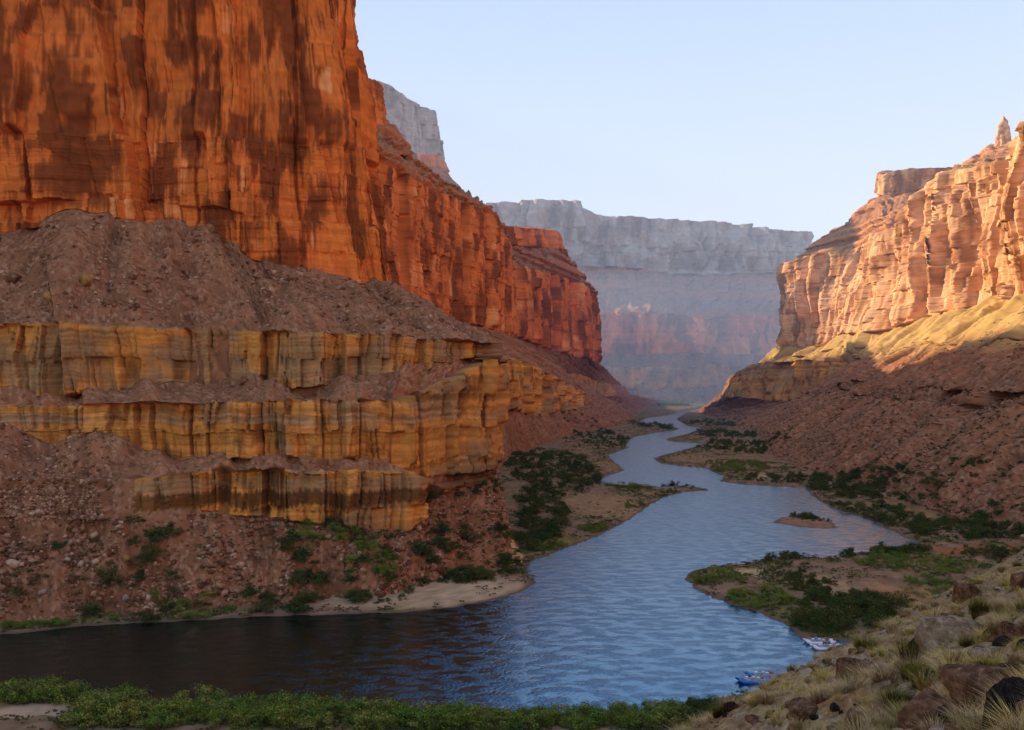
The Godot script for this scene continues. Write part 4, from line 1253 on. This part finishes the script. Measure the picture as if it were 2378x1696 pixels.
func soft_box(size: Vector3, bevel: float) -> ArrayMesh:
	var st := SurfaceTool.new()
	st.begin(Mesh.PRIMITIVE_TRIANGLES)
	var b := bevel
	var h := size * .5
	var levels := [[-h.y, b], [-h.y + b, 0.0], [h.y - b, 0.0], [h.y, b]]
	var rings := []
	for l in levels:
		var ring := []
		var hx: float = h.x - l[1]
		var hz: float = h.z - l[1]
		for p in [[-hx, -hz + b], [-hx + b, -hz], [hx - b, -hz], [hx, -hz + b], [hx, hz - b], [hx - b, hz], [-hx + b, hz], [-hx, hz - b]]:
			ring.append(Vector3(p[0], l[0], p[1]))
		rings.append(ring)
	for i in 3:
		for k in 8:
			var q := (k + 1) % 8
			for w in [rings[i][k], rings[i][q], rings[i + 1][k], rings[i + 1][k], rings[i][q], rings[i + 1][q]]:
				st.add_vertex(w)
	for k in range(1, 7):
		for w in [rings[3][0], rings[3][k], rings[3][k + 1], rings[0][0], rings[0][k + 1], rings[0][k]]:
			st.add_vertex(w)
	st.generate_normals()
	return st.commit()

func tube(pts: Array, radii: Array, n := 10) -> ArrayMesh:
	var st := SurfaceTool.new()
	st.begin(Mesh.PRIMITIVE_TRIANGLES)
	sweep(st, pts, radii, n)
	st.index()
	st.generate_normals()
	return st.commit()

func make_spire() -> void:
	# the lone rock needle on the skyline, right
	var v := PackedVector3Array()
	var col := PackedColorArray()
	var nr := 60
	var n := 48
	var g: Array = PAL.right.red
	for r in nr:
		var t := float(r) / (nr - 1)
		for j in n + 1:
			var a := TAU * (j % n) / n
			var rad := 17.0 * (1.0 - .45 * t) * (1.0 if t < .9 else sqrt(maxf(0.0, (1.0 - t) / .1)))
			var y := t * (62.0 + 22.0 * sin(a * 1.0 + 2.6))
			rad *= 1.0 + .30 * n1.get_noise_2d(cos(a) * 1.5 + 5.0, sin(a) * 1.5 + y * .012) + .14 * nc.get_noise_2d(a * 3.0, y * .08)
			v.append(Vector3(cos(a) * rad * 1.15, y - 12.0, sin(a) * rad))
			col.append(g[0].lerp(g[1], sm(-.1, .5, nf.get_noise_2d(a, y * .04)) * .7))
	var o := put("rock_spire", grid_mesh(v, col, nr, n + 1, v[30 * (n + 1) + n / 2]), rock_mat)
	o.position = SPIRE
	tag(o, "lone rock needle standing on the right skyline", "rock spire")

func person_mesh(bones: Array, shirt: Color, trousers: Color, waist: float) -> ArrayMesh:
	# one continuous body: tapered bones joined smoothly, meshed as surface nets
	var cell := .035
	var lo := Vector3(9, 9, 9)
	var hi := -lo
	for b in bones:
		for e in [[b[0], b[2]], [b[1], b[3]]]:
			lo = lo.min(e[0] - Vector3.ONE * (e[1] + .08))
			hi = hi.max(e[0] + Vector3.ONE * (e[1] + .08))
	var nx := int((hi.x - lo.x) / cell) + 2
	var ny := int((hi.y - lo.y) / cell) + 2
	var nz := int((hi.z - lo.z) / cell) + 2
	var f := PackedFloat32Array()
	f.resize(nx * ny * nz)
	for z in nz:
		for y in ny:
			for x in nx:
				var p := lo + Vector3(x, y, z) * cell
				var d := 9.0
				for b in bones:
					var ab: Vector3 = b[1] - b[0]
					var t := clampf((p - b[0]).dot(ab) / ab.length_squared(), 0.0, 1.0)
					var e: float = (p - b[0] - ab * t).length() - lerpf(b[2], b[3], t)
					var k := clampf(.5 + .5 * (d - e) / .05, 0.0, 1.0)
					d = lerpf(d, e, k) - .05 * k * (1.0 - k)
				f[(z * ny + y) * nx + x] = d
	var id := {}
	var v := PackedVector3Array()
	var col := PackedColorArray()
	for z in nz - 1:
		for y in ny - 1:
			for x in nx - 1:
				var acc := Vector3.ZERO
				var cnt := 0
				for e in [[0, 0, 0, 1, 0, 0], [0, 1, 0, 1, 1, 0], [0, 0, 1, 1, 0, 1], [0, 1, 1, 1, 1, 1], [0, 0, 0, 0, 1, 0], [1, 0, 0, 1, 1, 0], [0, 0, 1, 0, 1, 1], [1, 0, 1, 1, 1, 1], [0, 0, 0, 0, 0, 1], [1, 0, 0, 1, 0, 1], [0, 1, 0, 0, 1, 1], [1, 1, 0, 1, 1, 1]]:
					var a := f[((z + e[2]) * ny + y + e[1]) * nx + x + e[0]]
					var b := f[((z + e[5]) * ny + y + e[4]) * nx + x + e[3]]
					if (a < 0.0) != (b < 0.0):
						acc += Vector3(x + e[0], y + e[1], z + e[2]).lerp(Vector3(x + e[3], y + e[4], z + e[5]), a / (a - b))
						cnt += 1
				if cnt:
					var p := lo + acc / cnt * cell
					id[Vector3i(x, y, z)] = v.size()
					v.append(p)
					var c := Color(.45, .25, .16)
					var head: Vector3 = bones[0][1]
					if p.y > head.y + .03 or (p - head).dot(Vector3(0, .4, 1)) < -.06 and p.y > head.y - .08:
						c = Color(.05, .03, .02)
					elif p.y < head.y - .2 and p.y > waist and (Vector2(p.x, p.z) - Vector2(head.x, head.z)).length() < .32:
						c = shirt
					elif p.y <= waist and p.y > waist - .5:
						c = trousers
					col.append(c)
	var st := SurfaceTool.new()
	st.begin(Mesh.PRIMITIVE_TRIANGLES)
	for z in range(1, nz - 1):
		for y in range(1, ny - 1):
			for x in range(1, nx - 1):
				var a := f[(z * ny + y) * nx + x]
				for ax in 3:
					var q := Vector3i(x, y, z)
					var up := q + Vector3i(1 if ax == 0 else 0, 1 if ax == 1 else 0, 1 if ax == 2 else 0)
					var b := f[(up.z * ny + up.y) * nx + up.x]
					if (a < 0.0) == (b < 0.0):
						continue
					var u := Vector3i(0, 1, 0) if ax == 0 else (Vector3i(0, 0, 1) if ax == 1 else Vector3i(1, 0, 0))
					var w := Vector3i(0, 0, 1) if ax == 0 else (Vector3i(1, 0, 0) if ax == 1 else Vector3i(0, 1, 0))
					var c := [q, q - u, q - u - w, q - w]
					var ord := [0, 1, 2, 0, 2, 3] if a > 0.0 else [0, 2, 1, 0, 3, 2]
					for k in ord:
						if id.has(c[k]):
							var n: int = id[c[k]]
							st.set_color(col[n])
							st.add_vertex(v[n])
	st.index()
	st.generate_normals()
	return st.commit()

func V(x: float, y: float, z: float) -> Vector3:
	return Vector3(x, y, z)

func standing(reach: float) -> Array:
	return [[V(0, 1.48, 0), V(0, 1.62, .02), .055, .105], [V(0, 1.0, 0), V(0, 1.38, 0), .15, .17], [V(-.17, 1.40, 0), V(.17, 1.40, 0), .07, .07],
		[V(-.1, .95, 0), V(-.13, .5, .03), .105, .07], [V(-.13, .5, .03), V(-.14, .08, -.02), .068, .045], [V(-.14, .04, -.03), V(-.15, .03, .15), .045, .035],
		[V(.1, .95, 0), V(.14, .5, .08), .105, .07], [V(.14, .5, .08), V(.15, .08, .02), .068, .045], [V(.15, .04, .01), V(.16, .03, .19), .045, .035],
		[V(-.2, 1.38, 0), V(-.27, 1.1, .0), .055, .045], [V(-.27, 1.1, 0), V(-.25, .86, .1), .043, .032], [V(-.25, .86, .1), V(-.24, .76, .14), .036, .02],
		[V(.2, 1.38, 0), V(.28, 1.12, .05), .055, .045], [V(.28, 1.12, .05), V(.24, .9 + reach * .3, .15 + reach * .15), .043, .032], [V(.24, .9 + reach * .3, .15 + reach * .15), V(.23, .82 + reach * .4, .2 + reach * .2), .036, .02]]

func seated() -> Array:
	return [[V(0, .68, .02), V(0, .82, .05), .055, .105], [V(0, .12, 0), V(0, .56, .03), .16, .17], [V(-.17, .6, .02), V(.17, .6, .02), .07, .07],
		[V(-.1, .1, .05), V(-.14, .16, .46), .105, .075], [V(-.14, .16, .46), V(-.15, -.24, .52), .068, .045], [V(-.15, -.28, .5), V(-.15, -.29, .68), .045, .035],
		[V(.1, .1, .05), V(.14, .16, .46), .105, .075], [V(.14, .16, .46), V(.15, -.24, .52), .068, .045], [V(.15, -.28, .5), V(.15, -.29, .68), .045, .035],
		[V(-.2, .58, .02), V(-.26, .34, .1), .055, .045], [V(-.26, .34, .1), V(-.16, .25, .34), .043, .032], [V(-.16, .25, .34), V(-.12, .24, .43), .036, .02],
		[V(.2, .58, .02), V(.26, .34, .1), .055, .045], [V(.26, .34, .1), V(.16, .25, .34), .043, .032], [V(.16, .25, .34), V(.12, .24, .43), .036, .02]]

func raft(called: String, at: Vector3, turn: float, tube_c: Color, band_c: Color, gear_c: Color, label: String) -> Node3D:
	var o := Node3D.new()
	o.name = called
	add_child(o, true)
	o.position = at
	o.rotation.y = turn
	tag(o, label, "raft", "rafts moored at the right bank")
	var rubber := matte(tube_c, .45)
	rubber.metallic_specular = .5
	var band := matte(band_c, .5)
	var grey := matte(Color(.32, .32, .34), .6)
	for k in 4:
		var z := [-1.75, -.62, .62, 1.75][k] as float
		var outer := k == 0 or k == 3
		var L := 5.4 if outer else 4.9
		var pts := []
		var rad := []
		for i in 25:
			var t := -1.0 + i / 12.0
			var e := maxf(0.0, absf(t) - .55) / .45
			pts.append(V(t * L, .28 + e * e * (1.0 if t < 0 else .65), z * (1.0 - e * e * .18)))
			rad.append((.52 if outer else .44) * (1.0 - .45 * e * e) if i > 0 and i < 24 else .02)
		var p := put("pontoon", tube(pts, rad, 14), rubber, o)
		if outer:
			var bp := []
			var br := []
			for i in 7:
				bp.append(V(.4 + i * .45, .28, z))
				br.append(.53)
			put("stripe", tube(bp, br, 14), band, p)
	var deck := put("deck", soft_box(V(6.4, .22, 3.3), .05), grey, o)
	deck.position = V(.3, .82, 0)
	for k in 5:
		var c := put("cooler", soft_box(V(.95, .5, 1.0), .07), matte([Color(.72, .72, .74), Color(.3, .36, .5), Color(.62, .62, .66), Color(.70, .68, .64), Color(.25, .27, .33)][k], .5), o)
		c.position = V(-1.9 + k * 1.05, 1.2, .6 if k % 2 else -.5)
	var pile := put("gear_pile", boulder_mesh(900 + int(at.x), 10, V(1.3, .55, 1.2), [gear_c, gear_c * .6, gear_c * 1.3]), tinted(.8), o)
	pile.position = V(2.3, 1.15, 0)
	for z in [-1.5, 1.5]:
		put("rail", tube([V(-2.8, .9, z), V(-2.75, 1.45, z), V(3.2, 1.45, z), V(3.25, .9, z)], [.035, .035, .035, .035], 6), grey, o)
	return o

func make_rafts() -> void:
	raft("river_raft", WHITE_A, .12, Color(.72, .66, .70), Color(.40, .03, .06), Color(.35, .33, .42), "white raft with a red side band, nearer of the pair at the thicket")
	raft("river_raft", WHITE_B, .05, Color(.70, .68, .72), Color(.16, .05, .05), Color(.25, .1, .06), "white raft half hidden behind the red-banded one")
	raft("river_raft", BLUE_A, .16, Color(.02, .15, .42), Color(.03, .2, .45), Color(.3, .16, .06), "blue raft with upturned bow, nearer of the pair below the hillside")
	raft("river_raft", BLUE_B, .10, Color(.02, .17, .45), Color(.03, .2, .45), Color(.28, .06, .07), "blue raft with maroon gear, farther of the blue pair")
	var skin := tinted(.7)
	var sit := person_mesh(seated(), Color(.02, .025, .05), Color(.03, .03, .05), .2)
	var sit2 := person_mesh(seated(), Color(.6, .55, .6), Color(.05, .05, .09), .2)
	var up := person_mesh(standing(.0), Color(.5, .06, .03), Color(.06, .05, .08), .98)
	var up2 := person_mesh(standing(.8), Color(.55, .5, .48), Color(.08, .07, .1), .98)
	var i := 0
	for a in [[sit, WHITE_A, V(-.35, 1.48, .1), 1.2, "person in dark clothes sitting upright in the middle of the red-banded white raft"], [sit2, WHITE_B, V(-1.1, 1.48, .2), -1.0, "person in a light shirt sitting on the farther white raft"], [sit, BLUE_A, V(-1.2, 1.48, .1), -1.5, "person in dark clothes sitting on the nearer blue raft"], [sit2, BLUE_B, V(-1.0, 1.48, 0), 1.5, "person in a light shirt sitting on the farther blue raft"]]:
		var o := put("person", a[0], skin)
		o.position = a[1] + a[2]
		o.rotation.y = a[3]
		tag(o, a[4], "person", "people with the rafts")
	for a in [[up, 0.0, 0.0, 1.0, "person in a red shirt standing on the shore, nearest the white rafts"], [up2, 2.2, -.8, -.6, "person in a pale shirt standing on the shore with a raised hand"], [up, 4.4, .6, 2.5, "person in a red shirt standing farthest right on the shore"]]:
		var o := put("person", a[0], skin)
		var p := FOLK + V(a[1], 0, a[2])
		o.position = V(p.x, ground_at(p.x, p.z), p.z)
		o.rotation.y = a[3]
		tag(o, a[4], "person", "people with the rafts")
